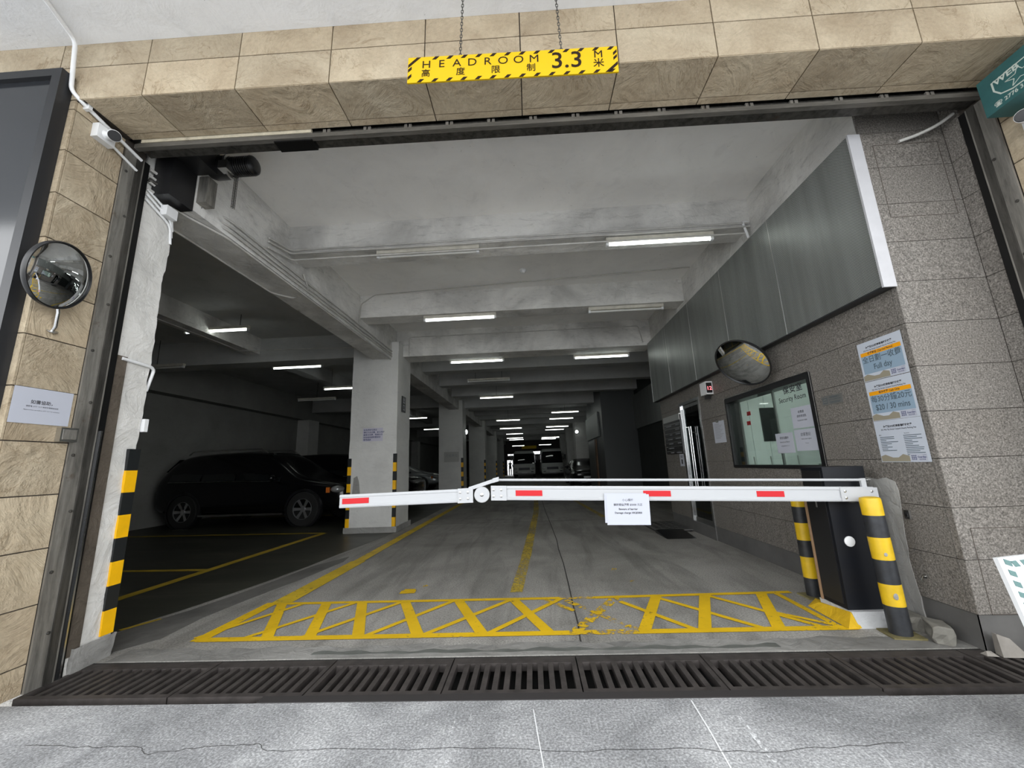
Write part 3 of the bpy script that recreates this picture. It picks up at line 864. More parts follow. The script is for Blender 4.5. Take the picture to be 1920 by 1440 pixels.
# ------------------------------------------------------------------ things on the beige return wall
sp = empty('display_panel', (-4.2, 2.12, 0.75))
tag(sp, 'tall dark glass panel in a black frame on the facade', 'display panel')
bm = new_bm(); x0, x1, z0, z1 = -1.4, 1.118, -0.15, 3.235
for r in ((x0, x1, z1-0.06, z1), (x0, x1, z0, z0+0.06), (x0, x0+0.065, z0+0.06, z1-0.06), (x1-0.065, x1, z0+0.06, z1-0.06)):
    box(bm, r[0], r[1], -0.075, 0.004, r[2], r[3])
obj('frame', bm, BLACKM, sp)
boxo('glass', (x0+0.06, x1-0.06, -0.045, -0.02, z0+0.05, z1-0.05), SCREEN, sp)

def convex_mirror(name, c, nrm, dia, arm_pts, label, sag=0.06):
    c = Vector(c); nrm = Vector(nrm).normalized()
    root = empty(name, c)
    tag(root, label, 'mirror')
    r = dia/2
    R = (r*r+sag*sag)/(2*sag)
    bm = new_bm()
    prof = []
    for k in range(13):
        rr = r*0.985*(1-k/12)
        prof.append((rr, sag-(R-math.sqrt(R*R-rr*rr))))
    lathe(bm, prof, (0, 0, 0), nrm, 56, caps=False)
    obj('convex_face', bm, MIRROR, root, smooth=True)
    bm = new_bm()
    lathe(bm, [(r*0.975, 0.004), (r*0.985, 0.012), (r*1.01, 0.010), (r*1.02, -0.004), (r*1.0, -0.02), (r*0.7, -0.05), (0.0, -0.055)], (0, 0, 0), nrm, 56, caps=False)
    obj('rim', bm, BLACK, root, smooth=True)
    bm = new_bm(); tube(bm, [Vector(p)-c for p in arm_pts], 0.011, 10)
    obj('arm', bm, CHROME, root, smooth=True)
    bm = new_bm(); lathe(bm, [(0.03, 0), (0.03, 0.005)], Vector(arm_pts[0])-c, (Vector(arm_pts[1])-Vector(arm_pts[0])), 16)
    obj('wall_plate', bm, SATIN, root)
    return root
convex_mirror('convex_mirror', (-2.895, 2.13, 2.475), (0.95, 0.24, -0.18), 0.415,
              [(-3.04, 2.255, 2.16), (-3.02, 2.252, 2.19), (-3.005, 2.24, 2.28), (-2.985, 2.20, 2.40), (-2.965, 2.14, 2.47)], 'round convex mirror on the beige stone return wall')
convex_mirror('convex_mirror', (2.375, 4.335, 2.225), (-0.72, -0.30, -0.62), 0.585,
              [(2.594, 4.50, 2.46), (2.572, 4.49, 2.455), (2.52, 4.45, 2.38), (2.45, 4.40, 2.29)], 'round convex mirror over the guard room window')

# notices pasted on the wall
def sheet(name, w, h, loc, rot, m, label, cat='notice', group=None):
    r = empty(name, loc, rot); tag(r, label, cat, group)
    bm = new_bm(); box(bm, -w/2, w/2, -h/2, h/2, 0.0005, 0.0015); obj('page', bm, m, r)
    return r
T0 = (0, 0, 0)
def line(parent, s, size, x, y, m=None, bold=0.0, align='CENTER', xs=1.0, z=0.0022):
    return text(s, size, m or INK, parent, (x, y, z), T0, bold, align, xs)
def rect(parent, name, x0, x1, y0, y1, m, z=0.0018):
    bm = new_bm(); box(bm, x0, x1, y0, y1, z-0.0002, z); return obj(name, bm, m, parent)
def bars(parent, rows, m, h=0.004):
    bm = new_bm()
    for x0, x1, y in rows: box(bm, x0, x1, y-h/2, y+h/2, 0.0016, 0.002)
    return obj('print_lines', bm, m, parent)
s = sheet('assistance_notice', 0.306, 0.218, (-3.036, 2.285, 1.673), FACE_PX, PAPER, 'white landscape notice on the stone wall below the mirror')
line(s, '如需協助，', 0.026, 0.0, 0.022, bold=0.0003)
line(s, '請致電 2777 1517 與保安員聯絡協助', 0.0105, 0.0, -0.004, INK)
line(s, 'Please contact our staff on 2777 1517 for assistance', 0.0088, 0.0, -0.026, INK)
bx = empty('key_switch_box', (-3.038, 2.43, 1.508)); tag(bx, 'small steel switch box under the white notice', 'switch box')
bm = new_bm(); box(bm, 0, 0.035, -0.048, 0.05, -0.045, 0.045); obj('case', bm, SATIN, bx, bevel=0.004)
bm = new_bm(); box(bm, 0.035, 0.038, -0.036, 0.040, -0.030, 0.034); obj('cover', bm, STEEL, bx)

def cctv(name, base, bn, tip_dir, label):
    """base point on the wall, wall normal bn, direction the lens looks."""
    root = empty(name, base); tag(root, label, 'security camera')
    b = Vector(bn)
    bm = new_bm()
    if abs(b.x) > 0.5: box(bm, *sorted((0, b.x*0.05)), -0.06, 0.06, -0.055, 0.055)
    else: box(bm, -0.06, 0.06, *sorted((0, b.y*0.05)), -0.055, 0.055)
    obj('junction_box', bm, WHITEP, root, bevel=0.006)
    d = Vector(tip_dir).normalized()
    j = b*0.10
    bm = new_bm(); tube(bm, [b*0.05, b*0.075, j], [0.035, 0.022, 0.018], 14); obj('bracket', bm, WHITEP, root, smooth=True)
    bm = new_bm(); lathe(bm, [(0.02, -0.075), (0.034, -0.065), (0.036, 0.06), (0.039, 0.075), (0.037, 0.078), (0.0, 0.079)], j, d, 22); obj('barrel', bm, WHITEP, root, smooth=True)
    bm = new_bm(); lathe(bm, [(0.036, 0.079), (0.033, 0.082), (0.0, 0.083)], j, d, 22); obj('lens', bm, BLACK, root, smooth=True)
    return root
cctv('bullet_camera', (-3.04, 2.30, 3.675), (1, 0, 0), (0.6, -0.4, -0.5), 'white bullet camera on the beige wall beside the conduit')
cctv('bullet_camera', (3.34, 2.27, 3.27), (-1, 0, 0), (-0.75, -0.45, -0.3), 'white bullet camera under the teal sign')

def pipe(name, pts, r, m, label, group=None, clips=None, seg=10):
    root = empty(name, pts[0]); tag(root, label, 'conduit', group)
    o = Vector(pts[0]); P = [Vector(p)-o for p in pts]
    out = [P[0]]
    for a, b, c in zip(P, P[1:], P[2:]):           # rounded elbows
        d1, d2 = (a-b), (c-b); t = min(0.05, d1.length*0.45, d2.length*0.45)
        p1, p2 = b+d1.normalized()*t, b+d2.normalized()*t
        for q in range(5):
            u = q/4; out.append(p1*(1-u)**2+b*2*u*(1-u)+p2*u*u)
    out.append(P[-1])
    bm = new_bm(); tube(bm, out, r, seg); obj('pipe', bm, m, root, smooth=True)
    if clips:
        bm = new_bm()
        for c in clips:
            q = Vector(c)-o; box(bm, q.x-r*1.7, q.x+r*1.7, q.y-0.012, q.y+0.012, q.z-r*1.7, q.z+r*1.7)
        obj('clip', bm, m, root)
    return root
pipe('wall_conduit', [(-2.96, 1.45, 4.268), (-3.00, 1.83, 4.268), (-3.09, 2.085, 4.262), (-3.062, 2.10, 3.86), (-3.02, 2.14, 3.80), (-3.018, 2.45, 3.735), (-3.018, 2.58, 3.71)], 0.013, PIPEW, 'white conduit bending from the canopy down to the return wall', clips=[(-3.02, 2.18, 3.795)])
pipe('wall_conduit', [(-3.02, 2.36, 3.655), (-3.02, 2.56, 3.60)], 0.010, PIPEW, 'short white conduit running behind the bullet camera')

# interior conduits
PG = 'painted conduits along the long beam'
for k, (xo, zo) in enumerate(((-2.872, 3.57), (-2.872, 3.62), (-2.872, 3.68), (-2.90, 3.503))):
    pipe('ceiling_conduit', [(-3.02, 2.67, zo+0.02), (-3.0, 3.0, zo), (xo, 3.35, zo), (xo, 7.95, zo)], 0.012, PIPE, ('lowest but one', 'middle', 'uppermost', 'lowest')[k]+' grey conduit running along the long beam to the column', PG)
for k, (z, yy) in enumerate(((3.87, 4.272), (3.915, 4.272), (3.80, 4.30))):
    pipe('ceiling_conduit', [(-2.86, 3.9, z-0.08), (-2.84, yy, z-0.02), (2.68, yy, z-0.02)], 0.011, PIPE, ('middle', 'upper', 'lower')[k]+' grey conduit running along the nearest cross beam', 'conduits along the nearest cross beam')
pipe('ceiling_conduit', [(-2.87, 4.6, 3.75), (-2.87, 4.75, 3.60), (-3.1, 4.8, 3.51), (-3.27, 4.6, 3.51), (-3.29, 3.0, 3.505)], 0.012, PIPE, 'grey conduit looping under the long beam')
pipe('ceiling_conduit', [(-2.87, 6.30, 3.70), (-2.85, 6.30, 4.05), (-2.6, 6.28, 4.20), (2.66, 5.9, 4.20)], 0.009, PIPE, 'thin conduit rising from the long beam to the slab')
pipe('ceiling_conduit', [(-2.60, 8.265, 3.66), (-2.60, 8.265, 4.08), (2.45, 8.265, 4.08), (2.52, 8.265, 3.70)], 0.009, PIPE, 'thin conduit framing the cross beam at the column')
pipe('ceiling_conduit', [(2.68, 4.28, 3.90), (2.60, 4.27, 3.92), (2.66, 4.30, 3.72)], 0.014, PIPEW, 'short white conduit elbow at the cladding')
pipe('ceiling_conduit', [(-6.2, 3.2, 3.84), (-6.2, 7.9, 3.84), (-3.4, 8.25, 3.90)], 0.011, PIPE, 'grey conduit under the parking bay beam')
pipe('wall_conduit', [(-3.03, 2.70, 2.10), (-3.03, 2.93, 2.09), (-3.04, 2.965, 2.07), (-3.08, 2.965, 1.9)], 0.012, PIPEW, 'white conduit wrapping the pillar above the hazard tape')
for k in range(3):
    pipe('wall_conduit', [(-3.025, 2.67, 3.52-k*0.045), (-3.025, 2.90, 3.43-k*0.045), (-3.03, 2.93, 3.3-k*0.06)], 0.010, PIPEW, ('upper', 'middle', 'lower')[k]+' white conduit crossing the top of the pillar', 'conduits at the top of the pillar')
o = boxo('junction_box', (-3.03, -2.97, 2.80, 2.90, 3.38, 3.47), WHITEP, bevel=0.004); tag(o, 'white junction box high on the pillar', 'junction box')
sw = empty('wall_switch', (-3.05, 2.938, 1.62)); tag(sw, 'small white switch on the pillar edge above the tape', 'switch')
bm = new_bm(); box(bm, -0.03, 0.03, 0, 0.03, -0.05, 0.05); obj('plate', bm, WHITEP, sw, bevel=0.004)
bm = new_bm(); box(bm, -0.01, 0.01, 0.03, 0.036, -0.02, 0.02); obj('rocker', bm, WHITE, sw)

# ------------------------------------------------------------------ teal sign box, reveal conduit, hazard board, post
ts = empty('shutter_company_sign', (3.20, 2.26, 3.52)); tag(ts, 'teal metal sign box with a white shield above the camera', 'sign')
bm = new_bm(); box(bm, -0.03, 0.13, -0.42, 0.13, -0.135, 0.135); obj('box', bm, TEAL, ts, bevel=0.004)
bm = new_bm()
sh = [(0.06, 0.065), (0.06, 0.0), (0.03, -0.05), (-0.03, -0.075), (-0.09, -0.078), (-0.16, -0.05), (-0.21, 0.0), (-0.21, 0.065)]
shi = [(a*0.93-0.005, b*0.90) for a, b in sh]
for i in range(len(sh)):
    j = (i+1) % len(sh)
    prism(bm, [sh[i], sh[j], shi[j], shi[i]], 'x', -0.0315, -0.0302)
star = []
for k in range(10):
    r = 0.055 if k % 2 == 0 else 0.022
    star.append((-0.08+r*math.sin(k*PI/5)*1.4, -0.012+r*math.cos(k*PI/5)))
for k in range(10):
    a, b = star[k], star[(k+1) % 10]
    dx, dz = b[0]-a[0], b[1]-a[1]; L = math.hypot(dx, dz); nx, nz = -dz/L*0.002, dx/L*0.002
    prism(bm, [(a[0]-nx, a[1]-nz), (b[0]-nx, b[1]-nz), (b[0]+nx, b[1]+nz), (a[0]+nx, a[1]+nz)], 'x', -0.0315, -0.0302)
obj('shield_emblem', bm, PALE, ts)
text('WEB', 0.055, PALE, ts, (-0.0312, 0.045, 0.045), FACE_MX, 0.0016, 'LEFT', 1.15)
text('☎ 2776 3', 0.036, PALE, ts, (-0.0312, 0.075, -0.100), FACE_MX, 0.0008, 'LEFT', 1.0)
pipe('wall_conduit', [(3.31, 2.49, 3.66), (3.28, 2.42, 3.70), (3.26, 2.36, 3.66)], 0.008, PIPE, 'short grey conduit behind the teal sign')
pipe('wall_conduit', [(2.98, 2.775, 3.58), (3.10, 2.74, 3.60), (3.22, 2.70, 3.64), (3.31, 2.67, 3.70)], 0.012, PIPE, 'curved grey conduit at the top of the granite reveal')
hb = empty('hazard_board', (2.25, 1.83, 0.0), (math.radians(-6), math.radians(-5), 0.0)); tag(hb, 'white board with a green striped border leaning by the granite corner', 'board')
bm = new_bm(); box(bm, -0.205, 0.40, -0.01, 0.01, 0.0, 0.77); obj('panel', bm, WHITEP, hb, bevel=0.006)
bm = new_bm()
for k in range(18):
    z = 0.03+k*0.042
    prism(bm, [(-0.185, z), (-0.16, z-0.012), (-0.16, z+0.010), (-0.185, z+0.022)], 'y', -0.0125, -0.0104)
    prism(bm, [(0.355, z), (0.38, z-0.012), (0.38, z+0.010), (0.355, z+0.022)], 'y', -0.0125, -0.0104)
for k in range(14):
    x = -0.15+k*0.038
    for z in (0.73, 0.012): prism(bm, [(x, z), (x+0.022, z), (x+0.012, z+0.024), (x-0.010, z+0.024)], 'y', -0.0125, -0.0104)
obj('striped_border', bm, HATCHG, hb)
bm = new_bm(); box(bm, -0.10, -0.06, 0.012, 0.04, 0, 0.6); obj('strut', bm, WHITEP, hb); bm = new_bm(); box(bm, 0.33, 0.37, 0.02, 0.05, 0, 0.6); obj('strut', bm, WHITEP, hb)
po = empty('steel_post', (-2.875, 2.03, 0.0)); tag(po, 'short polished steel post in front of the stone wall', 'post')
bm = new_bm(); lathe(bm, [(0.038, 0.01), (0.038, 0.835), (0.034, 0.848), (0.0, 0.852)], (0, 0, 0), (0, 0, 1), 24); obj('tube', bm, CHROME, po, smooth=True)
bm = new_bm(); lathe(bm, [(0.07, 0), (0.07, 0.012), (0.04, 0.016)], (0, 0, 0), (0, 0, 1), 24); obj('foot_plate', bm, SATIN, po)
# ------------------------------------------------------------------ barrier gate
bg = empty('barrier_gate', (2.39, 3.34, 0.0)); tag(bg, 'car park barrier with black cabinet and folding white arm', 'barrier')
def B(x, y, z): return (x-2.39, y-3.34, z)
bm = new_bm(); p = B(2.235, 3.215, 0.10); q = B(2.545, 3.46, 1.108); box(bm, p[0], q[0], p[1], q[1], p[2], q[2])
cabn = obj('cabinet', bm, CAB, bg, bevel=0.008)
bm = new_bm(); p = B(2.228, 3.24, 0.13); q = B(2.236, 3.445, 1.08); box(bm, p[0], q[0], p[1], q[1], p[2], q[2]); obj('side_door', bm, BLACK, cabn)
bm = new_bm(); p = B(2.222, 3.455, 0.10); q = B(2.24, 3.47, 0.95); box(bm, p[0], q[0], p[1], q[1], p[2], q[2]); obj('edge_trim', bm, plain('wood_trim', (0.30, 0.19, 0.11), 0.6), cabn)
bm = new_bm(); p = B(2.226, 3.33, 0.80); q = B(2.229, 3.345, 0.88); box(bm, p[0], q[0], p[1], q[1], p[2], q[2]); obj('lock_slot', bm, SATIN, cabn)
bm = new_bm(); lathe(bm, [(0.037, 0), (0.037, 0.006), (0.030, 0.010), (0.0, 0.011)], B(2.335, 3.215, 0.565), (0, -1, 0), 24); obj('round_cover', bm, WHITEP, cabn, smooth=True)
bm = new_bm(); lathe(bm, [(0.06, 0), (0.06, 0.02)], B(2.40, 3.215, 0.90), (0, -1, 0), 20); obj('pivot_hub', bm, STEELD, cabn)
# arm: tilted 2 degrees up towards its free end
ANG = math.radians(1.98)
def arm_profile(bm, x0, x1, zc, hh, y0, y1, slope, bulge=0.004):
    # hollow-looking extrusion with two shallow ribs
    prof = [(-1.0, y0), (-1.0, y1), (1.0, y1), (1.0, y0), (0.82, y0-0.004), (0.62, y0-0.004), (0.55, y0), (-0.55, y0), (-0.62, y0-0.004), (-0.82, y0-0.004)]
    lo = [bm.verts.new(B(x0, yy, zc(x0)+hh*f)) for f, yy in prof]
    hi = [bm.verts.new(B(x1, yy, zc(x1)+hh*f)) for f, yy in prof]
    n = len(prof)
    for i in range(n): bm.faces.new((lo[i], lo[(i+1) % n], hi[(i+1) % n], hi[i]))
    bm.faces.new(lo[::-1]); bm.faces.new(hi)
AY0, AY1 = 3.145, 3.19
zmain = lambda x: 1.000-(x+0.20)*(0.1/2.80)
ztip = lambda x: 0.994-(-0.395-x)*(0.0145)
bm = new_bm(); arm_profile(bm, -0.225, 2.53, zmain, 0.053, AY0, AY1, 0)
arm = obj('arm', bm, WHITE, bg)
bm = new_bm(); arm_profile(bm, -1.525, -0.55, ztip, 0.050, AY0, AY1, 0)
tip = obj('arm_tip', bm, WHITE, bg)
def plate(parent, name, x0, x1, zc, hh, m=WHITE, y0=AY0-0.010, y1=AY0-0.002):
    bm = new_bm(); prism(bm, [(B(x0, 0, 0)[0], zc(x0)-hh), (B(x1, 0, 0)[0], zc(x1)-hh), (B(x1, 0, 0)[0], zc(x1)+hh), (B(x0, 0, 0)[0], zc(x0)+hh)], 'y', y0-3.34, y1-3.34)
    return obj(name, bm, m, parent)
plate(arm, 'hinge_plate', -0.325, -0.205, zmain, 0.055)
plate(tip, 'hinge_plate', -0.585, -0.465, ztip, 0.055)
plate(arm, 'end_plate', 2.285, 2.55, zmain, 0.050)
bm = new_bm(); lathe(bm, [(0.060, 0), (0.060, 0.012), (0.056, 0.016)], B(-0.395, AY0-0.002, 0.995), (0, -1, 0), 32); lathe(bm, [(0.05, 0), (0.05, 0.04)], B(-0.395, AY1, 0.995), (0, -1, 0), 24); obj('hinge_disc', bm, WHITE, arm, smooth=True)
bm = new_bm(); lathe(bm, [(0.014, 0), (0.014, 0.006), (0.006, 0.010)], B(-0.395, AY0-0.016, 0.995), (0, -1, 0), 14)
for x in (-0.305, -0.245):
    for dz in (-0.024, 0.024): lathe(bm, [(0.009, 0), (0.009, 0.004), (0.003, 0.006)], B(x, AY0-0.010, zmain(x)+dz), (0, -1, 0), 12)
for x in (-0.565, -0.505):
    for dz in (-0.024, 0.024): lathe(bm, [(0.009, 0), (0.009, 0.004), (0.003, 0.006)], B(x, AY0-0.010, ztip(x)+dz), (0, -1, 0), 12)
for x in (2.315, 2.505):
    for dz in (-0.026, 0.022): lathe(bm, [(0.009, 0), (0.009, 0.004), (0.003, 0.006)], B(x, AY0-0.010, zmain(x)+dz), (0, -1, 0), 12)
obj('bolt', bm, SATIN, arm)
def refl(parent, x0, x1, zc):
    plate(parent, 'reflector', x0, x1, zc, 0.021, RED, AY0-0.0035, AY0-0.0005)
refl(tip, -1.503, -1.29, ztip); refl(arm, -0.134, 0.072, zmain); refl(arm, 0.84, 1.045, zmain); refl(arm, 1.68, 1.88, zmain)
bm = new_bm(); tube(bm, [B(-0.275, 3.155, 1.101), B(2.46, 3.155, 1.0085)], 0.0095, 12); obj('tie_rod', bm, WHITE, bg, smooth=True)
bm = new_bm(); tube(bm, [B(2.46, 3.155, 1.0085), B(2.525, 3.155, 1.006)], 0.006, 10)
lathe(bm, [(0.012, 0), (0.012, 0.02)], B(2.505, 3.155, 1.0065), (1, 0, -0.03), 8); obj('rod_end', bm, SATIN, bg)
bm = new_bm(); p = B(2.455, 3.147, 0.94); q = B(2.49, 3.165, 1.02); box(bm, p[0], q[0], p[1], q[1], p[2], q[2]); obj('rod_bracket', bm, WHITE, bg)
bm = new_bm()
a0, a1 = B(-0.50, 3.15, 1.04), B(-0.300, 3.15, 1.098)
prism(bm, [(a0[0], a0[2]-0.014), (a1[0], a1[2]-0.014), (a1[0], a1[2]+0.014), (a0[0], a0[2]+0.014)], 'y', 3.14-3.34, 3.16-3.34)
a2 = B(-0.262, 3.15, 1.108)
prism(bm, [(a1[0]-0.01, a1[2]-0.018), (a2[0], a2[2]-0.017), (a2[0], a2[2]+0.017), (a1[0]-0.01, a1[2]+0.016)], 'y', 3.135-3.34, 3.165-3.34)
obj('link_arm', bm, WHITE, bg)

n2 = sheet('barrier_notice', 0.315, 0.215, (0.695, AY0-0.0105, 0.862), (PI/2, math.radians(2.0), 0), PAPER, 'older white sheet hanging behind the damage charge notice')
n1 = sheet('barrier_notice', 0.322, 0.222, (0.712, AY0-0.0135, 0.851), (PI/2, math.radians(1.6), 0), PAPER, 'white damage charge notice taped to the barrier arm')
line(n1, '小心欄杆', 0.021, 0.0, 0.068)
line(n1, '損毀賠償港幣 $5000 元正', 0.0195, 0.0, 0.034, bold=0.0002)
line(n1, 'Beware of barrier', 0.0195, 0.0, 0.003, bold=0.0005)
line(n1, 'Damage charge HK$5000', 0.0195, 0.0, -0.024, bold=0.0005)

# base plinth of the cabinet with painted kerb
kb = empty('cabinet_plinth', (2.33, 3.3, 0)); tag(kb, 'white and yellow painted concrete kerb under the barrier cabinet', 'kerb')
bm = new_bm(); prism(bm, [(0.0-0.085, 0.0), (0.235, 0.0), (0.235, 0.098), (-0.10, 0.098)], 'y', -0.12, 0.20)
v = [e for e in bm.verts if e.co.y < -0.1 and e.co.z < 0.01]
for e in v: e.co.y -= 0.03
obj('white_block', bm, m_plaster('kerb_white', (0.60, 0.61, 0.62), 0.3, 0.4, 9.0), kb)
bm = new_bm()
P8 = [(-0.165, -0.155, 0.004), (-0.07, -0.15, 0.004), (-0.102, -0.115, 0.096), (-0.11, 0.2, 0.06), (-0.05, 0.33, 0.05), (-0.14, 0.30, 0.004), (-0.02, 0.39, 0.004), (-0.06, 0.30, 0.0), (-0.06, -0.12, 0.0)]
vv = [bm.verts.new(p) for p in P8]
bmesh.ops.convex_hull(bm, input=vv)
obj('yellow_ramp', bm, m_plaster('kerb_yellow', (0.80, 0.50, 0.02), 0.35, 0.4, 9.0), kb)

def bollard(name, loc, hgt, r, order, label, tilt=(0, 0, 0)):
    root = empty(name, loc, tilt); tag(root, label, 'bollard', 'striped bollards by the barrier')
    n = len(order); zs = [0.0]+[hgt*q for q in order_h[:n]]
    z = 0.012
    for k, (c, frac) in enumerate(order):
        z1 = z+hgt*frac
        bm = new_bm()
        prof = [(r, z), (r*1.004, (z+z1)/2), (r, z1)]
        last = k == n-1
        if last: prof = [(r, z), (r, z1-0.02), (r*0.93, z1-0.006), (r*0.6, z1), (0.0, z1+0.001)]
        lathe(bm, prof, (0, 0, 0), (0, 0, 1), 28, caps=not last)
        obj('yellow_band' if c == 'y' else 'black_band', bm, BOLY if c == 'y' else BOLK, root, smooth=True)
        z = z1
    bm = new_bm(); box(bm, -0.095, 0.095, -0.085, 0.085, 0, 0.012); obj('base_plate', bm, m_plaster('painted_base_plate', (0.30, 0.26, 0.12), 0.6, 0.5, 20.0), root)
    return root
order_h = [0]*20
b1 = bollard('striped_bollard', (2.425, 3.04, 0.0), 0.885, 0.062, [('k', 0.20), ('y', 0.155), ('k', 0.175), ('y', 0.165), ('k', 0.165), ('y', 0.14)], 'scuffed yellow and black bollard in front of the barrier cabinet', (0, math.radians(-1.2), math.radians(-8)))
for (dx, dz, rr) in ((-0.01, 0.255, 0.022), (-0.015, 0.52, 0.013)):
    bm = new_bm(); lathe(bm, [(rr, 0), (rr*0.8, 0.002), (0, 0.003)], (dx, -0.0605, dz), (0.1, -1, 0.0), 9); obj('paint_chip', bm, CEMENT, b1)
bollard('striped_bollard', (2.395, 3.82, 0.0), 0.86, 0.058, [('k', 0.17), ('y', 0.20), ('k', 0.16), ('y', 0.17), ('k', 0.16), ('y', 0.14)], 'yellow and black bollard behind the barrier cabinet')

# rubble and blocks at the foot of the granite wall
def rough_block(name, loc, rotz, dims, seed, label, m=BLOCK):
    r = random.Random(seed); bm = new_bm()
    a, b, c = [d/2 for d in dims]
    box(bm, -a, a, -b, b, 0, 2*c)
    bmesh.ops.subdivide_edges(bm, edges=bm.edges[:], cuts=2, use_grid_fill=True)
    for v in bm.verts:
        v.co.x += r.uniform(-.008, .008); v.co.y += r.uniform(-.008, .008)
        if v.co.z > 0.01: v.co.z += r.uniform(-.006, .006)
    o = obj(name, bm, m, None, bevel=0.006, bseg=1, loc=loc, rot=(0, 0, rotz)); return tag(o, label, 'block', 'rubble by the granite wall')
rough_block('concrete_block', (2.622, 3.175, 0.0), math.radians(76), (0.19, 0.095, 0.085), 1, 'dark concrete block nearer the striped bollard')
rough_block('concrete_block', (2.60, 2.955, 0.0), math.radians(62), (0.18, 0.10, 0.10), 2, 'paler rounded concrete block nearer the drain')
bm = new_bm()
vv = [bm.verts.new(q) for q in ((0, 0, 0), (0.14, -0.01, 0), (0.13, 0.06, 0), (0.01, 0.05, 0), (0.0, 0.01, 0.12), (0.06, 0.0, 0.10), (0.09, 0.04, 0.07), (0.01, 0.045, 0.12))]
bmesh.ops.convex_hull(bm, input=vv)
tag(obj('broken_tile', bm, plain('broken_stone', (0.27, 0.25, 0.225), 0.85, var=0.2), loc=(2.715, 2.715, 0.001)), 'broken pale stone lump on the skirting corner', 'rubble', 'rubble by the granite wall')
bm = new_bm()
vv = [bm.verts.new(q) for q in ((0, 0, 0), (0.06, -0.01, 0), (0.06, 0.04, 0), (0.0, 0.04, 0), (0.01, 0.01, 0.025), (0.045, 0.02, 0.02))]
bmesh.ops.convex_hull(bm, input=vv)
tag(obj('broken_tile', bm, plain('broken_stone_small', (0.26, 0.24, 0.215), 0.85), loc=(2.645, 2.735, 0.001)), 'small stone chip beside the broken stone lump', 'rubble', 'rubble by the granite wall')
bm = new_bm()
poly = [(3.62, 0.0), (3.14, 0.0), (3.155, 0.12), (3.15, 0.2), (3.165, 0.32), (3.175, 0.45), (3.165, 0.52), (3.165, 0.6), (3.145, 0.8), (3.135, 0.92), (3.15, 0.99), (3.22, 1.015), (3.30, 1.0), (3.45, 1.02), (3.6, 0.99)]
prism(bm, poly, 'x', 2.6965, 2.706); obj('cement_patch', bm, m_plaster('pale_cement', (0.40, 0.395, 0.375), 0.25, 0.5, 7.0), wright)
o = empty('wall_socket', (2.698, 3.10, 0.76)); tag(o, 'small broken metal socket on the granite beside the cement patch', 'socket')
bm = new_bm(); box(bm, -0.012, 0, -0.02, 0.02, -0.03, 0.03); obj('plate', bm, SATIN, o)
bm = new_bm(); box(bm, -0.016, -0.012, -0.008, 0.01, -0.015, 0.005); obj('hole', bm, BLACK, o)
o = empty('wall_hook', (2.698, 3.075, 0.32)); tag(o, 'small bent wire hook low on the granite wall', 'hook')
bm = new_bm(); tube(bm, [(0, 0, 0.03), (-0.02, 0, 0.035), (-0.025, 0.01, 0.01), (-0.015, 0.012, -0.01)], 0.004, 6); obj('wire', bm, SATIN, o)
bm = new_bm(); lathe(bm, [(0.012, 0), (0.012, 0.004)], (0, 0, 0.03), (-1, 0, 0), 10); obj('rose', bm, SATIN, o)

# ------------------------------------------------------------------ perforated cladding
PY = [2.785, 3.885, 4.985, 6.085, 7.185, 8.285]
for i, (a, b) in enumerate(zip(PY, PY[1:])):
    r = empty('cladding_panel', (2.66, (a+b)/2, 2.39)); hw = (b-a)/2
    tag(r, 'perforated steel panel with the white end cap' if i == 0 else ORD[i]+' perforated steel panel counted from the white end cap', 'wall panel', 'perforated cladding panels')
    bm = new_bm(); box(bm, -0.05, 0.038, -hw+0.003+(0.004 if i == 0 else 0), hw-0.0035, 0, 1.275); obj('face', bm, PERF, r)
    bm = new_bm(); box(bm, -0.053, -0.045, hw-0.010, hw-0.0005, 0.0, 1.275); obj('joint_strip', bm, SATIN, r)
    bm = new_bm(); box(bm, -0.053, 0.038, -hw, hw-0.004, -0.012, 0.0); obj('bottom_edge', bm, BLACKM, r)
    if i == 0:
        bm = new_bm(); box(bm, -0.055, 0.039, -hw-0.012, -hw+0.004, -0.012, 1.28); obj('end_cap', bm, ENDCAP, r)

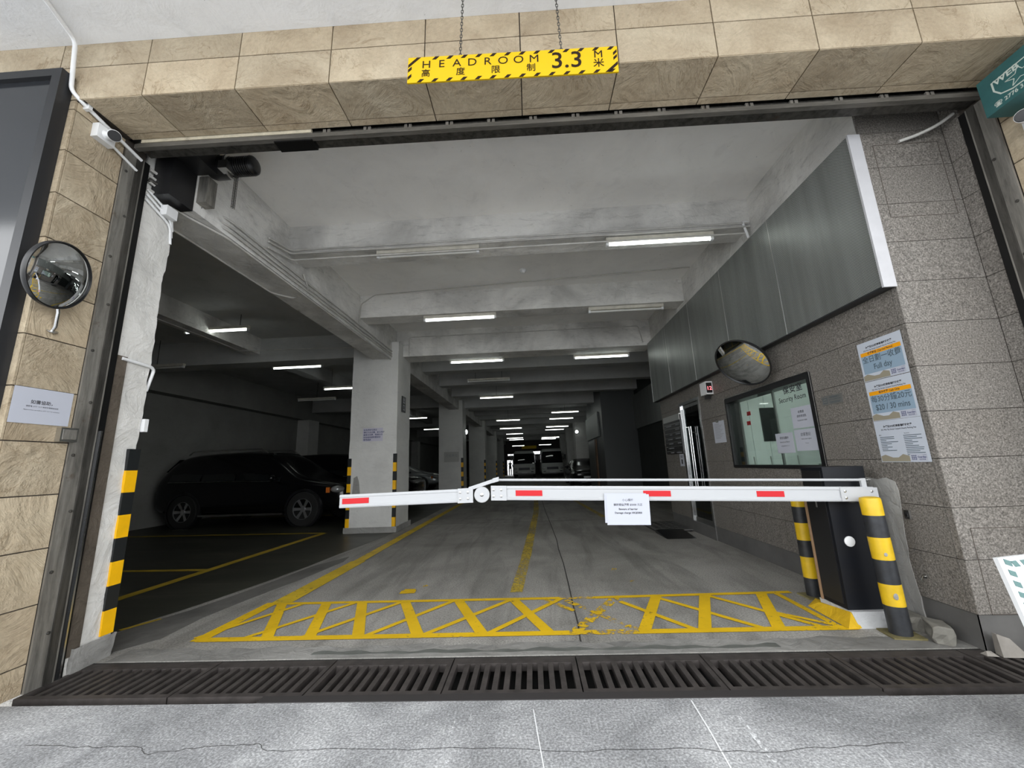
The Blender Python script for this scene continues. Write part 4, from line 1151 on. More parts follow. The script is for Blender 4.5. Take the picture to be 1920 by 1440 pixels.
# ------------------------------------------------------------------ parking fee posters
def poster(zc, kind, label):
    w, h = 0.385, 0.31
    r = sheet('parking_fee_poster', w, h, (2.6985, 3.026, zc), FACE_MX, PPALE, label, 'poster', 'parking fee posters')
    line(r, '偉業街332號停車場時租收費', 0.0185, 0.0, 0.108, bold=0.0006)
    line(r, '332 Wai Yip Street Carpark Hourly Parking Fee', 0.0158, 0.0, 0.086, bold=0.0002, xs=0.92)
    bm = new_bm(); prism(bm, [(-w/2+0.004, -h/2+0.004), (w/2-0.15, -h/2+0.004), (w/2-0.15, -0.112), (-0.005, -0.098), (-0.045, -0.122), (-0.09, -0.122), (-0.15, -0.10), (-w/2+0.004, -0.112)], 'z', 0.0015, 0.0019); obj('hill_print', bm, PHILL, r)
    if kind < 2:
        rect(r, 'blue_field', -w/2+0.018, w/2-0.018, -0.098, 0.045, PBLUE, 0.0018)
        rect(r, 'orange_bar', -w/2+0.018, w/2-0.018, 0.044, 0.074, PORANGE, 0.0019)
        line(r, ('收費時段 Charged Period', '現金收費 Cash Only')[kind], 0.0205, 0.0, 0.059, bold=0.0004)
        line(r, ('全日劃一收費', '每30分鐘20元')[kind], 0.057, 0.0, 0.010, INKG, 0.0003, xs=0.98)
        line(r, ('Full day', '$20 / 30 mins')[kind], 0.060, 0.0, -0.055, INKG, 0.0006, xs=0.86)
    else:
        line(r, 'Remarks:', 0.011, 0.04, 0.05, align='LEFT')
        line(r, '備註：', 0.011, -0.17, 0.046, align='LEFT')
        rr = random.Random(5); rows = []
        for k in range(9): rows.append((-0.165, -0.165+rr.choice((0.05, 0.09, 0.12, 0.145)), 0.030-k*0.0125))
        for k in range(12): rows.append((0.03, 0.03+rr.choice((0.06, 0.10, 0.13, 0.135)), 0.034-k*0.0125))
        bars(r, rows, INKG, 0.0045)
    rect(r, 'logo_box', w/2-0.145, w/2-0.022, -h/2+0.006, -0.098, PAPER, 0.0021)
    bm = new_bm()
    cx, cy = w/2-0.118, -0.124
    for k in range(3): box(bm, cx-0.02, cx+0.02, cy-0.013+k*0.012, cy-0.010+k*0.012, 0.0021, 0.0024); box(bm, cx-0.014+k*0.013, cx-0.011+k*0.013, cy-0.018, cy+0.018, 0.0021, 0.0024)
    obj('logo_mark', bm, INKB, r)
    line(r, 'Guardian', 0.017, w/2-0.06, -0.121, INKB, 0.0004, z=0.0026); line(r, '佳定物業', 0.012, w/2-0.06, -0.138, INKB, z=0.0026); line(r, 'CARPARK', 0.006, w/2-0.04, -0.107, INKB, z=0.0026)
    return r
poster(1.913, 0, 'blue full day parking fee poster, uppermost on the granite')
poster(1.598, 1, 'blue 20 dollars per 30 minutes parking fee poster')
poster(1.286, 2, 'pale parking remarks poster in small print, lowest on the granite')
pl = sheet('engraved_plate', 0.245, 0.085, (2.699, 3.592, 1.68), FACE_MX, plain('plate_grey', (0.19, 0.19, 0.18), 0.35, 0.3), 'small grey engraved plate between window and posters', 'plate')
bm = new_bm()
for r in ((-0.105, -0.055, 0.018, 0.022), (-0.105, -0.055, -0.026, -0.022), (-0.105, -0.101, -0.026, 0.022), (-0.059, -0.055, -0.026, 0.022), (-0.095, -0.065, -0.004, 0.0)): box(bm, r[0], r[1], r[2], r[3], 0.0015, 0.002)
obj('camera_symbol', bm, INKG, pl)
line(pl, '閉路電視錄影中', 0.017, 0.035, 0.02, INKG); line(pl, 'CCTV IN OPERATION', 0.014, 0.035, 0.0, INKG); bars(pl, [(-0.03, 0.10, -0.018), (-0.02, 0.09, -0.027)], INKG, 0.003)

# ------------------------------------------------------------------ guard room window and what is behind it
wn = struct(empty('window_1', (2.72, 4.6375, 1.07)), 'guard room window in a black frame')
y0, y1, z1 = -0.8375, 0.8375, 0.915
bm = new_bm()
for r in ((y0, y1, 0, 0.035), (y0, y1, z1-0.06, z1), (y0, y0+0.05, 0.035, z1-0.06), (y1-0.03, y1, 0.035, z1-0.06)): box(bm, -0.035, 0.12, r[0], r[1], r[2], r[3])
obj('window_frame', bm, BLACK, wn)
bm = new_bm(); box(bm, -0.04, -0.034, y0-0.008, y0, -0.008, z1+0.004); box(bm, -0.04, -0.034, y0, y1, z1, z1+0.006); obj('chrome_bead', bm, CHROME, wn)
boxo('pane', (-0.012, -0.006, y0+0.05, y1-0.03, 0.035, z1-0.06), GLASS, wn)
boxo('mullion', (0.0, 0.02, -0.18, -0.16, 0.03, z1-0.06), SATIN, wn)
text('保安室', 0.085, INK, wn, (-0.0128, y0+0.30, z1-0.115), FACE_MX, 0.001, 'CENTER', 1.2)
text('Security Room', 0.075, INK, wn, (-0.0128, y0+0.33, z1-0.205), FACE_MX, 0.0004, 'CENTER', 0.95)
def wsheet(yc, zc, w, h, lines, label):
    s = sheet('window_notice', w, h, (2.7065, yc, zc), FACE_MX, PAPER, label, 'notice', 'notices on the guard room window')
    for q, (t, sz) in enumerate(lines): line(s, t, sz, 0, h*0.25-q*h*0.2)
wsheet(4.36, 1.335, 0.29, 0.21, (('保安巡邏中', 0.030), ('Security on Patrol', 0.022), ('如需協助請致電 2777 1517', 0.012)), 'white security on patrol notice taped inside the window')
wsheet(4.02, 1.35, 0.33, 0.21, (('訪客登記', 0.036), ('Visitors please register', 0.016), ('Thank you', 0.012)), 'white visitor notice taped low in the window corner')
wsheet(4.03, 1.575, 0.30, 0.21, (('收費處', 0.03), ('請停車熄匙', 0.028), ('PLEASE PAY HERE', 0.018)), 'white payment notice taped above the visitor notice')
bm = new_bm(); box(bm, 2.86, 2.9, 3.56, 5.95, 0, 2.6)
for r in cut([(3.56, 5.95, 0, 2.6)], WIN): pass
bm.free()
gr = struct(empty('wall_guard_room', (0, 0, 0)), 'pale green guard room interior')
boxo('back_wall', (4.62, 4.70, 3.56, 6.0, 0, 2.6), ROOMW, gr); boxo('side_wall', (2.86, 4.62, 3.555, 3.60, 0, 2.6), ROOMW, gr); boxo('side_wall', (2.86, 4.62, 5.92, 6.0, 0, 2.6), ROOMW, gr)
boxo('room_ceiling', (2.86, 4.62, 3.60, 5.92, 2.5, 2.6), ROOMW, gr)
cb = empty('guard_cabinet', (3.3, 5.6, 0)); tag(cb, 'tall pale cabinet with a dark square opening inside the guard room', 'cabinet')
bm = new_bm(); box(bm, -0.36, 0.75, 0.0, 0.30, 0, 2.3); obj('body', bm, ROOMW, cb)
for q in range(3):
    xa, xb = ((-0.355, -0.255), (-0.25, -0.035), (-0.03, 0.32))[q]
    bm = new_bm(); box(bm, xa, xb, -0.02, 0, 0.05, 2.25); d = obj('door', bm, plain('cabinet_door_pale', (0.66, 0.72, 0.69), 0.4), cb, bevel=0.003)
    bm = new_bm(); box(bm, xb-0.03, xb-0.018, -0.032, -0.02, 1.0, 1.2); obj('handle', bm, SATIN, d)
bm = new_bm(); box(bm, -0.11, 0.11, -0.026, -0.0, 1.40, 1.86); obj('dark_opening', bm, plain('opening_dark', (0.02, 0.022, 0.022), 0.2), cb)
ct = empty('guard_counter', (2.95, 4.6, 0)); tag(ct, 'pale counter under the guard room window', 'counter')
bm = new_bm(); box(bm, -0.06, 0.45, -0.94, 0.94, 0.95, 1.0); obj('top', bm, WHITEP, ct)
bm = new_bm(); box(bm, 0.0, 0.40, -0.92, 0.92, 0, 0.95); obj('front', bm, ROOMW, ct)
rb = empty('guard_radio', (3.25, 4.5, 1.0)); tag(rb, 'small grey desk unit on the guard room counter', 'radio')
bm = new_bm(); box(bm, -0.06, 0.06, -0.12, 0.12, 0, 0.1); obj('case', bm, plain('dark_unit', (0.08, 0.09, 0.09), 0.5), rb, bevel=0.01)
bm = new_bm(); box(bm, -0.065, -0.06, -0.08, 0.08, 0.03, 0.08); obj('screen', bm, BLACK, rb)
for dz, sh in ((1.72, 0.0), (1.60, 0.03)):
    o = boxo('paper_ornament', (2.80, 2.805, 5.10+sh, 5.18+sh, dz, dz+0.05), RED); tag(o, 'small red paper ornament inside the window' if sh == 0 else 'lower red paper ornament inside the window', 'ornament')
    tag(o)

# LED counter box, document holder, directory, door notice
lb = empty('led_counter_box', (2.69, 5.88, 2.12)); tag(lb, 'grey box with red digits mounted beside the mirror', 'display')
bm = new_bm(); box(bm, -0.09, 0.008, -0.10, 0.10, 0, 0.19); obj('case', bm, WHITEP, lb, bevel=0.005)
bm = new_bm(); box(bm, -0.085, -0.005, -0.104, -0.099, 0.02, 0.17); obj('display', bm, BLACK, lb)
text('12', 0.075, LEDR, lb, (-0.045, -0.1052, 0.085), FACE_MY, 0.001)
bm = new_bm(); box(bm, -0.06, -0.02, -0.05, 0.05, -0.06, 0); obj('bracket', bm, BLACK, lb)
dh = sheet('document_holder', 0.34, 0.305, (2.698, 5.765, 1.565), FACE_MX, PAPERD, 'clear document holder with a printed list beside the window', 'notice')
bars(dh, [(-0.13, -0.13+0.26*(0.6+0.4*((k*37) % 10)/10), 0.11-k*0.02) for k in range(11)], GREY, 0.006)
boxo('clip', (-0.06, 0.02, 0.135, 0.165, 0.0, 0.006), SATIN, dh)
dr = empty('directory_board', (2.695, 7.57, 1.30)); tag(dr, 'black tenant directory board with rows of white lettering', 'directory')
bm = new_bm(); box(bm, -0.02, 0.003, -0.43, 0.43, 0, 0.70); obj('board', bm, BLACK, dr)
bm = new_bm(); box(bm, -0.024, 0.0, -0.43, 0.43, 0.60, 0.71); obj('header', bm, SATIN, dr)
bm = new_bm()
for k in range(7): box(bm, -0.023, -0.02, -0.40, 0.40, 0.545-k*0.083, 0.552-k*0.083)
obj('row_strip', bm, SATIN, dr)
bm = new_bm(); rr = random.Random(9)
for k in range(7):
    for q in range(2):
        if rr.random() < 0.85: box(bm, -0.0225, -0.02, -0.38+q*0.40, -0.38+q*0.40+rr.uniform(0.12, 0.3), 0.575-k*0.083-0.06, 0.575-k*0.083-0.045)
obj('row_lettering', bm, GREY, dr)
dn = sheet('door_notice', 0.20, 0.215, (2.698, 7.31, 1.185), FACE_MX, PAPERD, 'small white notice between the glass door and directory', 'notice')
bars(dn, [(-0.06, 0.06, 0.07), (-0.05, 0.05, 0.05)], INK, 0.008); rect(dn, 'picture', -0.03, 0.03, -0.07, 0.01, INK)

# glass door
gd = struct(empty('door_1', (2.70, 6.72, 0.18)), 'polished steel framed glass door in the granite wall')
bm = new_bm(); y0, y1, z1 = -0.42, 0.42, 1.99
for r in ((y0, y1, z1-0.05, z1), (y0, y0+0.05, 0, z1-0.05), (y1-0.05, y1, 0, z1-0.05)): box(bm, -0.012, 0.06, r[0], r[1], r[2], r[3])
obj('door_frame', bm, CHROME, gd)
for q, (a, b) in enumerate(((-0.365, -0.003), (0.003, 0.365))):
    lf = boxo('leaf', (0.02, 0.03, a, b, 0.07, z1-0.06), GLASSD, gd)
    bm = new_bm(); box(bm, 0.012, 0.04, a, b, 0.0, 0.08); box(bm, 0.012, 0.04, a, b, z1-0.11, z1-0.05); obj('rail', bm, CHROME, lf)
    yy = -0.04 if q == 0 else 0.04
    bm = new_bm(); tube(bm, [(-0.03, yy, 0.45), (-0.03, yy, 1.55)], 0.013, 12); tube(bm, [(0.02, yy, 0.55), (-0.03, yy, 0.55)], 0.008, 8); tube(bm, [(0.02, yy, 1.45), (-0.03, yy, 1.45)], 0.008, 8); obj('pull_handle', bm, CHROME, lf, smooth=True)
lo = struct(empty('wall_lobby', (0, 0, 0)), 'dim lobby behind the glass door')
boxo('back_wall', (4.2, 4.3, 6.0, 8.2, 0, 2.6), plain('lobby_wall', (0.30, 0.27, 0.22), 0.4), lo); boxo('side_wall', (2.86, 4.2, 6.005, 6.1, 0, 2.6), ROOMW, lo); boxo('side_wall', (2.86, 4.3, 8.14, 8.22, 0, 4.23), GRANITE, lo); boxo('room_ceiling', (2.86, 4.2, 6.1, 8.14, 2.5, 2.6), ROOMW, lo)

# ramp in front of the door
rp = empty('door_ramp', (2.32, 7.3, 0)); tag(rp, 'black rubber ramp with a perforated plate below the glass door', 'ramp')
bm = new_bm(); prism(bm, [(-0.78, 0.0), (-0.20, 0.0), (-0.20, 0.05)], 'x', -0.28, 0.17); obj('wedge', bm, BLACK, rp)
bm = new_bm(); box(bm, -0.26, 0.36, -0.18, 0.82, 0.02, 0.035); obj('plate', bm, SKIRT, rp)
bm = new_bm()
for i in range(6):
    for j in range(4): box(bm, -0.20+j*0.14, -0.12+j*0.14, -0.12+i*0.155+0.04*(j % 2), -0.05+i*0.155+0.04*(j % 2), 0.0352, 0.037)
obj('hole', bm, BLACK, rp)
bm = new_bm(); box(bm, -0.25, -0.22, -0.17, 0.8, 0, 0.02); box(bm, 0.3, 0.34, -0.17, 0.8, 0, 0.02); obj('rail', bm, BLACK, rp)
# ------------------------------------------------------------------ fluorescent battens
def batten_meshes():
    bm = new_bm(); box(bm, -0.635, 0.635, -0.035, 0.035, 0.012, 0.065); hm = mesh_of(bm, 'housing'); hm.materials.append(HOUSING)
    bm = new_bm(); lathe(bm, [(0.019, -0.60), (0.019, 0.60)], (0, 0, -0.012), (1, 0, 0), 12); tl = mesh_of(bm, 'tube', True); tl.materials.append(TUBE)
    tf = tl.copy(); tf.materials.clear(); tf.materials.append(TUBEOFF)
    bm = new_bm(); box(bm, -0.635, -0.60, -0.02, 0.02, -0.034, 0.012); em = mesh_of(bm, 'lampholder'); em.materials.append(WHITEP)
    bm = new_bm(); box(bm, 0.60, 0.635, -0.02, 0.02, -0.034, 0.012); em2 = mesh_of(bm, 'lampholder'); em2.materials.append(WHITEP)
    return hm, tl, tf, em, em2
HM, TL, TF, EM, EM2 = batten_meshes()
def batten(x, y, z, lit, label, rod=None, group=None):
    r = empty('fluorescent_light', (x, y, z)); tag(r, label, 'light', group)
    link('housing', HM, None, r); link('tube', TL if lit else TF, None, r); link('lampholder', EM, None, r); link('lampholder', EM2, None, r)
    if rod:
        bm = new_bm()
        for xx in rod: tube(bm, [(xx, 0, 0.065), (xx, 0, 4.23-z)], 0.006, 6)
        obj('drop_rod', bm, STEELD, r)
    return r
G1, G2 = 'battens down the entry lane', 'battens over the parking bays'
batten(-1.157, 4.36, 3.80, False, 'unlit dirty fluorescent batten under the nearest cross beam', None, G1)
batten(1.65, 4.36, 3.785, True, 'lit fluorescent batten under the nearest cross beam', None, G1)
batten(-1.135, 6.43, 3.748, True, 'lit fluorescent batten under the second cross beam', None, G1)
batten(1.73, 6.43, 3.748, False, 'unlit fluorescent batten by the cladding under the second cross beam', None, G1)
batten(-1.175, 8.86, 3.62, True, 'lit fluorescent batten behind the column cross beam, column side', (-0.4, 0.4), G1)
batten(1.713, 8.84, 3.585, True, 'lit fluorescent batten behind the column cross beam, cladding side', (-0.4, 0.4), G1)
batten(-1.18, 11.5, 3.72, False, 'thin unlit batten hanging beyond the column', (-0.4, 0.4), G1)
_q = {True: 0, False: 0}
for x, y, z in ((-1.18, 14.2, 3.66), (-1.117, 20.3, 3.48), (-1.077, 22.1, 3.22), (-1.153, 28.9, 3.42), (-1.18, 30.0, 3.18), (-1.22, 34.2, 3.315), (-1.277, 40.3, 3.06),
                (1.61, 17.8, 3.47), (1.63, 20.3, 3.46), (1.5, 21.8, 3.19), (1.62, 26.3, 3.4), (1.39, 27.7, 2.985), (1.53, 33.7, 3.25), (1.436, 40.3, 3.07)):
    _q[x < 0] += 1
    batten(x, y, z, True, ORD[_q[x < 0]-1]+' lit batten beyond the column, on the '+('column' if x < 0 else 'cladding')+' side of the lane', (0.0,), G1)
batten(-5.90, 6.87, 3.93, True, 'lit batten hanging on rods over the bay before the column', (-0.3, 0.45), G2)
batten(-5.70, 9.2, 3.78, True, 'lit batten over the black car', (-0.4, 0.4), G2)
batten(-5.45, 11.2, 3.62, True, 'lit batten partly hidden behind the column', (-0.4, 0.4), G2)
for k, (x, y, z) in enumerate(((-5.9, 20.0, 3.75), (-6.7, 26.8, 3.8), (-7.0, 33, 3.7))): batten(x, y, z, True, ORD[k]+' lit batten over the bays beyond the black cars', (0.0,), G2)
batten(-8.2, 8.05, 3.60, False, 'unlit batten near the dim bay wall', (0.0,), G2)
batten(-7.0, 12.5, 3.55, False, 'unlit batten over the second parked car', (0.0,), G2)
# guard room lamp
r = batten(3.7, 4.6, 2.40, True, 'lit fluorescent batten inside the guard room'); r.rotation_euler = (0, 0, PI/2)
for c in r.children:
    if c.name.startswith('tube'):
        c.data = c.data.copy(); c.data.materials.clear(); c.data.materials.append(TUBER)

# ------------------------------------------------------------------ vehicles
def car(name, label, loc, rotz, paint, L=4.95, Wd=1.92, H=1.78, wb=2.95, wr=0.385, suv=True, rails=True):
    """Local frame: +x forward, origin on the ground at the middle."""
    root = empty(name, loc, (0, 0, rotz)); tag(root, label, 'car')
    hw = Wd/2; x0 = -L/2
    if suv:
        st = [  # x, z_bottom, z_belt, z_top, half width low, half width top
            (0.00, 0.50, 0.98, 1.00, 0.78, 0.70), (0.05, 0.36, 1.03, 1.30, 0.90, 0.68), (0.35, 0.28, 1.06, 1.66, 0.97, 0.66), (0.75, 0.26, 1.05, 1.755, 1.0, 0.67),
            (1.8, 0.24, 1.04, 1.78, 1.0, 0.68), (2.6, 0.24, 1.03, 1.75, 1.0, 0.67), (3.05, 0.24, 1.02, 1.62, 1.0, 0.67), (3.62, 0.25, 1.02, 1.16, 1.0, 0.72),
            (4.1, 0.26, 0.96, 1.05, 0.985, 0.74), (4.6, 0.30, 0.90, 0.97, 0.94, 0.70), (4.85, 0.36, 0.82, 0.88, 0.84, 0.62), (4.95, 0.46, 0.74, 0.78, 0.70, 0.52)]
    else:
        st = [(0.00, 0.48, 0.86, 0.90, 0.75, 0.66), (0.08, 0.34, 0.92, 0.98, 0.88, 0.68), (0.5, 0.24, 0.95, 1.05, 0.97, 0.68), (1.0, 0.22, 0.94, 1.30, 1.0, 0.62),
              (1.6, 0.20, 0.93, 1.44, 1.0, 0.61), (2.4, 0.20, 0.92, 1.45, 1.0, 0.61), (2.9, 0.20, 0.92, 1.34, 1.0, 0.63), (3.55, 0.22, 0.92, 1.00, 1.0, 0.70),
              (4.1, 0.22, 0.86, 0.92, 0.98, 0.72), (4.6, 0.28, 0.78, 0.84, 0.92, 0.66), (4.85, 0.34, 0.70, 0.75, 0.82, 0.60), (4.95, 0.44, 0.62, 0.66, 0.68, 0.50)]
    fz = H/(1.78 if suv else 1.45); fx = L/4.95
    st = [(x0+a*fx, b*fz, c*fz, d*fz, e*hw, f*Wd/1.92) for a, b, c, d, e, f in st]
    bm = new_bm(); rings = []
    for x, zb, zl, zt, wl_, wt in st:
        half = [(0.0, zb), (wl_*0.86, zb), (wl_*0.985, zb+0.10), (wl_, (zb+zl)*0.5), (wl_*0.975, zl), (wt+(wl_*0.975-wt)*0.30, zl+(zt-zl)*0.72), (wt*0.92, zt-0.02), (wt*0.5, zt), (0.0, zt+0.004)]
        ring = [(y, z) for y, z in half]+[(-y, z) for y, z in half[-2:0:-1]]
        rings.append([bm.verts.new((x, y, z)) for y, z in ring])
    n = len(rings[0])
    for a, b in zip(rings, rings[1:]):
        for k in range(n): bm.faces.new((a[k], a[(k+1) % n], b[(k+1) % n], b[k]))
    bm.faces.new(rings[0]); bm.faces.new(rings[-1][::-1])
    body = obj('body', bm, paint, root, smooth=True)
    sd = body.modifiers.new('smooth', 'SUBSURF'); sd.levels = 1; sd.render_levels = 2
    def ht(x):   # belt/top/widths by interpolation
        for a, b in zip(st, st[1:]):
            if a[0] <= x <= b[0]:
                u = (x-a[0])/(b[0]-a[0]); return [p+(q-p)*u for p, q in zip(a, b)]
        return list(st[-1] if x > 0 else st[0])
    def side_pt(x, f, s):   # f: 0 belt .. 1 top
        _, zb, zl, zt, wl_, wt = ht(x)
        ye = wl_*0.975+(wt*0.92-wl_*0.975)*f
        return (x, s*(ye+0.012), zl+(zt-0.02-zl)*f)
    xs = [x0+q*fx for q in ((0.42, 1.25, 1.30, 2.15, 2.22, 3.30) if suv else (1.05, 1.9, 1.95, 2.6, 2.62, 3.3))]
    for s in (-1, 1):
        for a, b in ((xs[0], xs[1]), (xs[2], xs[3]), (xs[4], xs[5])):
            bm = new_bm(); nn = 6
            lo = [bm.verts.new(side_pt(a+(b-a)*q/nn, 0.06, s)) for q in range(nn+1)]
            hi = []
            for q in range(nn+1):
                x = a+(b-a)*q/nn
                f = 0.86
                if ht(x)[3]-ht(x)[2] < 0.5*fz: f = 0.80
                hi.append(bm.verts.new(side_pt(x, f, s)))
            for q in range(nn): bm.faces.new((lo[q], lo[q+1], hi[q+1], hi[q]))
            obj('side_window', bm, CARG, root, smooth=True)
        bm = new_bm(); tube(bm, [side_pt(xs[0]+(xs[5]-xs[0])*q/10, 0.03, s) for q in range(11)], 0.008, 6); obj('window_trim', bm, SATIN, root)
        xm = xs[5]-0.12
        bm = new_bm(); q = side_pt(xm, 0.08, s); bmesh.ops.create_uvsphere(bm, u_segments=12, v_segments=8, radius=1.0, matrix=Matrix.Translation((q[0], q[1]+s*0.10, q[2]+0.05)) @ Matrix.Diagonal((0.07, 0.11, 0.075, 1)))
        obj('wing_mirror', bm, paint, root, smooth=True)
        if rails:
            bm = new_bm(); xx0, xx1 = x0+0.6*fx, x0+2.7*fx
            tube(bm, [(xx0, s*0.60, H-0.05), (xx0+0.1, s*0.60, H+0.035), (xx1-0.15, s*0.60, H+0.04), (xx1, s*0.60, H-0.06)], 0.016, 8); obj('roof_rail', bm, SATIN, root)
        bm = new_bm(); box(bm, x0+1.35*fx, x0+3.45*fx, *sorted((s*(hw-0.02), s*(hw+0.02))), 0.27, 0.31); obj('sill_trim', bm, SATIN, root)
        fr = st[-3]
        bm = new_bm(); bmesh.ops.create_uvsphere(bm, u_segments=12, v_segments=8, radius=1.0, matrix=Matrix.Translation((L/2-0.30, s*(hw*0.83), fr[2]-0.10)) @ Matrix.Rotation(s*-0.35, 4, 'Z') @ Matrix.Diagonal((0.16, 0.16, 0.085, 1)))
        obj('headlight', bm, LENS, root, smooth=True)
        bm = new_bm(); box(bm, L/2-0.52, L/2-0.44, *sorted((s*(hw*0.90), s*(hw*0.955))), fr[2]-0.17, fr[2]-0.05); obj('turn_lamp', bm, AMBER, root)
    # windscreen, rear window
    def screen(xa, xb, nm):
        A, Bq = ht(xa), ht(xb)
        bm = new_bm(); nn = 6; r1 = []; r2 = []
        for q in range(nn+1):
            t = -1+2*q/nn
            r1.append(bm.verts.new((xa, t*A[5]*0.88, A[3]+0.012-0.02*t*t))); r2.append(bm.verts.new((xb, t*Bq[5]*0.98, Bq[3]+0.012-0.02*t*t)))
        for q in range(nn): bm.faces.new((r1[q], r1[q+1], r2[q+1], r2[q]))
        obj(nm, bm, CARG, root, smooth=True)
    screen(x0+(2.72 if suv else 2.5)*fx, x0+3.55*fx, 'windscreen')
    screen(x0+(0.33 if suv else 0.95)*fx, x0+(0.08 if suv else 0.55)*fx, 'rear_window')
    bm = new_bm(); box(bm, L/2-0.10, L/2-0.012, -0.38, 0.38, 0.52*fz, 0.72*fz); obj('grille', bm, BLACKM, root)
    bm = new_bm(); box(bm, L/2-0.03, L/2+0.008, -0.26, 0.26, 0.40*fz, 0.50*fz); obj('number_plate', bm, WHITEP, root)
    # wheels
    for xw in (-wb/2-0.05, wb/2-0.05):
        for s in (-1, 1):
            w = empty('wheel', (xw, s*(hw-0.10), wr)); w.parent = root
            bm = new_bm(); lathe(bm, [(wr*0.60, -0.11), (wr*0.94, -0.115), (wr, -0.09), (wr, 0.09), (wr*0.94, 0.115), (wr*0.60, 0.11), (wr*0.60, -0.11)], (0, 0, 0), (0, 1, 0), 36, caps=False); obj('tyre', bm, RUBBER, w, smooth=True)
            bm = new_bm(); lathe(bm, [(wr*0.62, 0.0), (wr*0.63, 0.105), (wr*0.58, 0.112), (wr*0.57, 0.09)], (0, 0, 0), (0, s, 0), 36, caps=False)
            for k in range(6):
                a = k*PI/3; c, d = math.cos(a), math.sin(a)
                p0 = Vector((c*0.04, s*0.075, d*0.04)); p1 = Vector((c*wr*0.58, s*0.10, d*wr*0.58)); t = Vector((-d, 0, c))*0.028
                vs = [bm.verts.new(p) for p in (p0-t, p0+t, p1+t*1.3, p1-t*1.3)]; bm.faces.new(vs if s > 0 else vs[::-1])
            lathe(bm, [(0.06, 0.05), (0.055, 0.09), (0.0, 0.095)], (0, 0, 0), (0, s, 0), 14)
            obj('rim', bm, ALLOY, w, smooth=True)
            bm = new_bm(); lathe(bm, [(wr*0.60, 0.03), (wr*0.60, 0.035)], (0, 0, 0), (0, s, 0), 30); obj('brake_disc', bm, RUBBER, w)
            bm = new_bm(); lathe(bm, [(wr*1.03, 0.0), (wr*1.15, 0.0), (wr*1.15, 0.118), (wr*1.03, 0.124), (wr*1.03, 0.0)], (xw, s*(hw-0.115), wr*1.02), (0, s, 0), 36, caps=False); obj('wheel_arch', bm, BLACK, root)
    return root
car('parked_car', 'black estate car with roof rails parked before the column', (-6.72, 10.2, 0.0), math.radians(-3.0), CARK, L=5.0, wb=3.02)
car('parked_car', 'black estate car parked behind the one with visible wheels', (-6.05, 13.0, 0.0), math.radians(-2), CARK, L=4.9, wb=2.9, rails=False)
car('parked_car', 'silver saloon car parked between the first two columns', (-7.35, 22.3, 0.0), 0.0, CARS, L=4.9, H=1.5, wb=2.9, wr=0.35, suv=False, rails=False)
car('parked_car', 'dark saloon car facing out beside the pale side columns', (2.95, 23.5, 0.0), -PI/2, CARK, L=4.7, Wd=1.8, H=1.42, wb=2.75, wr=0.33, suv=False, rails=False)

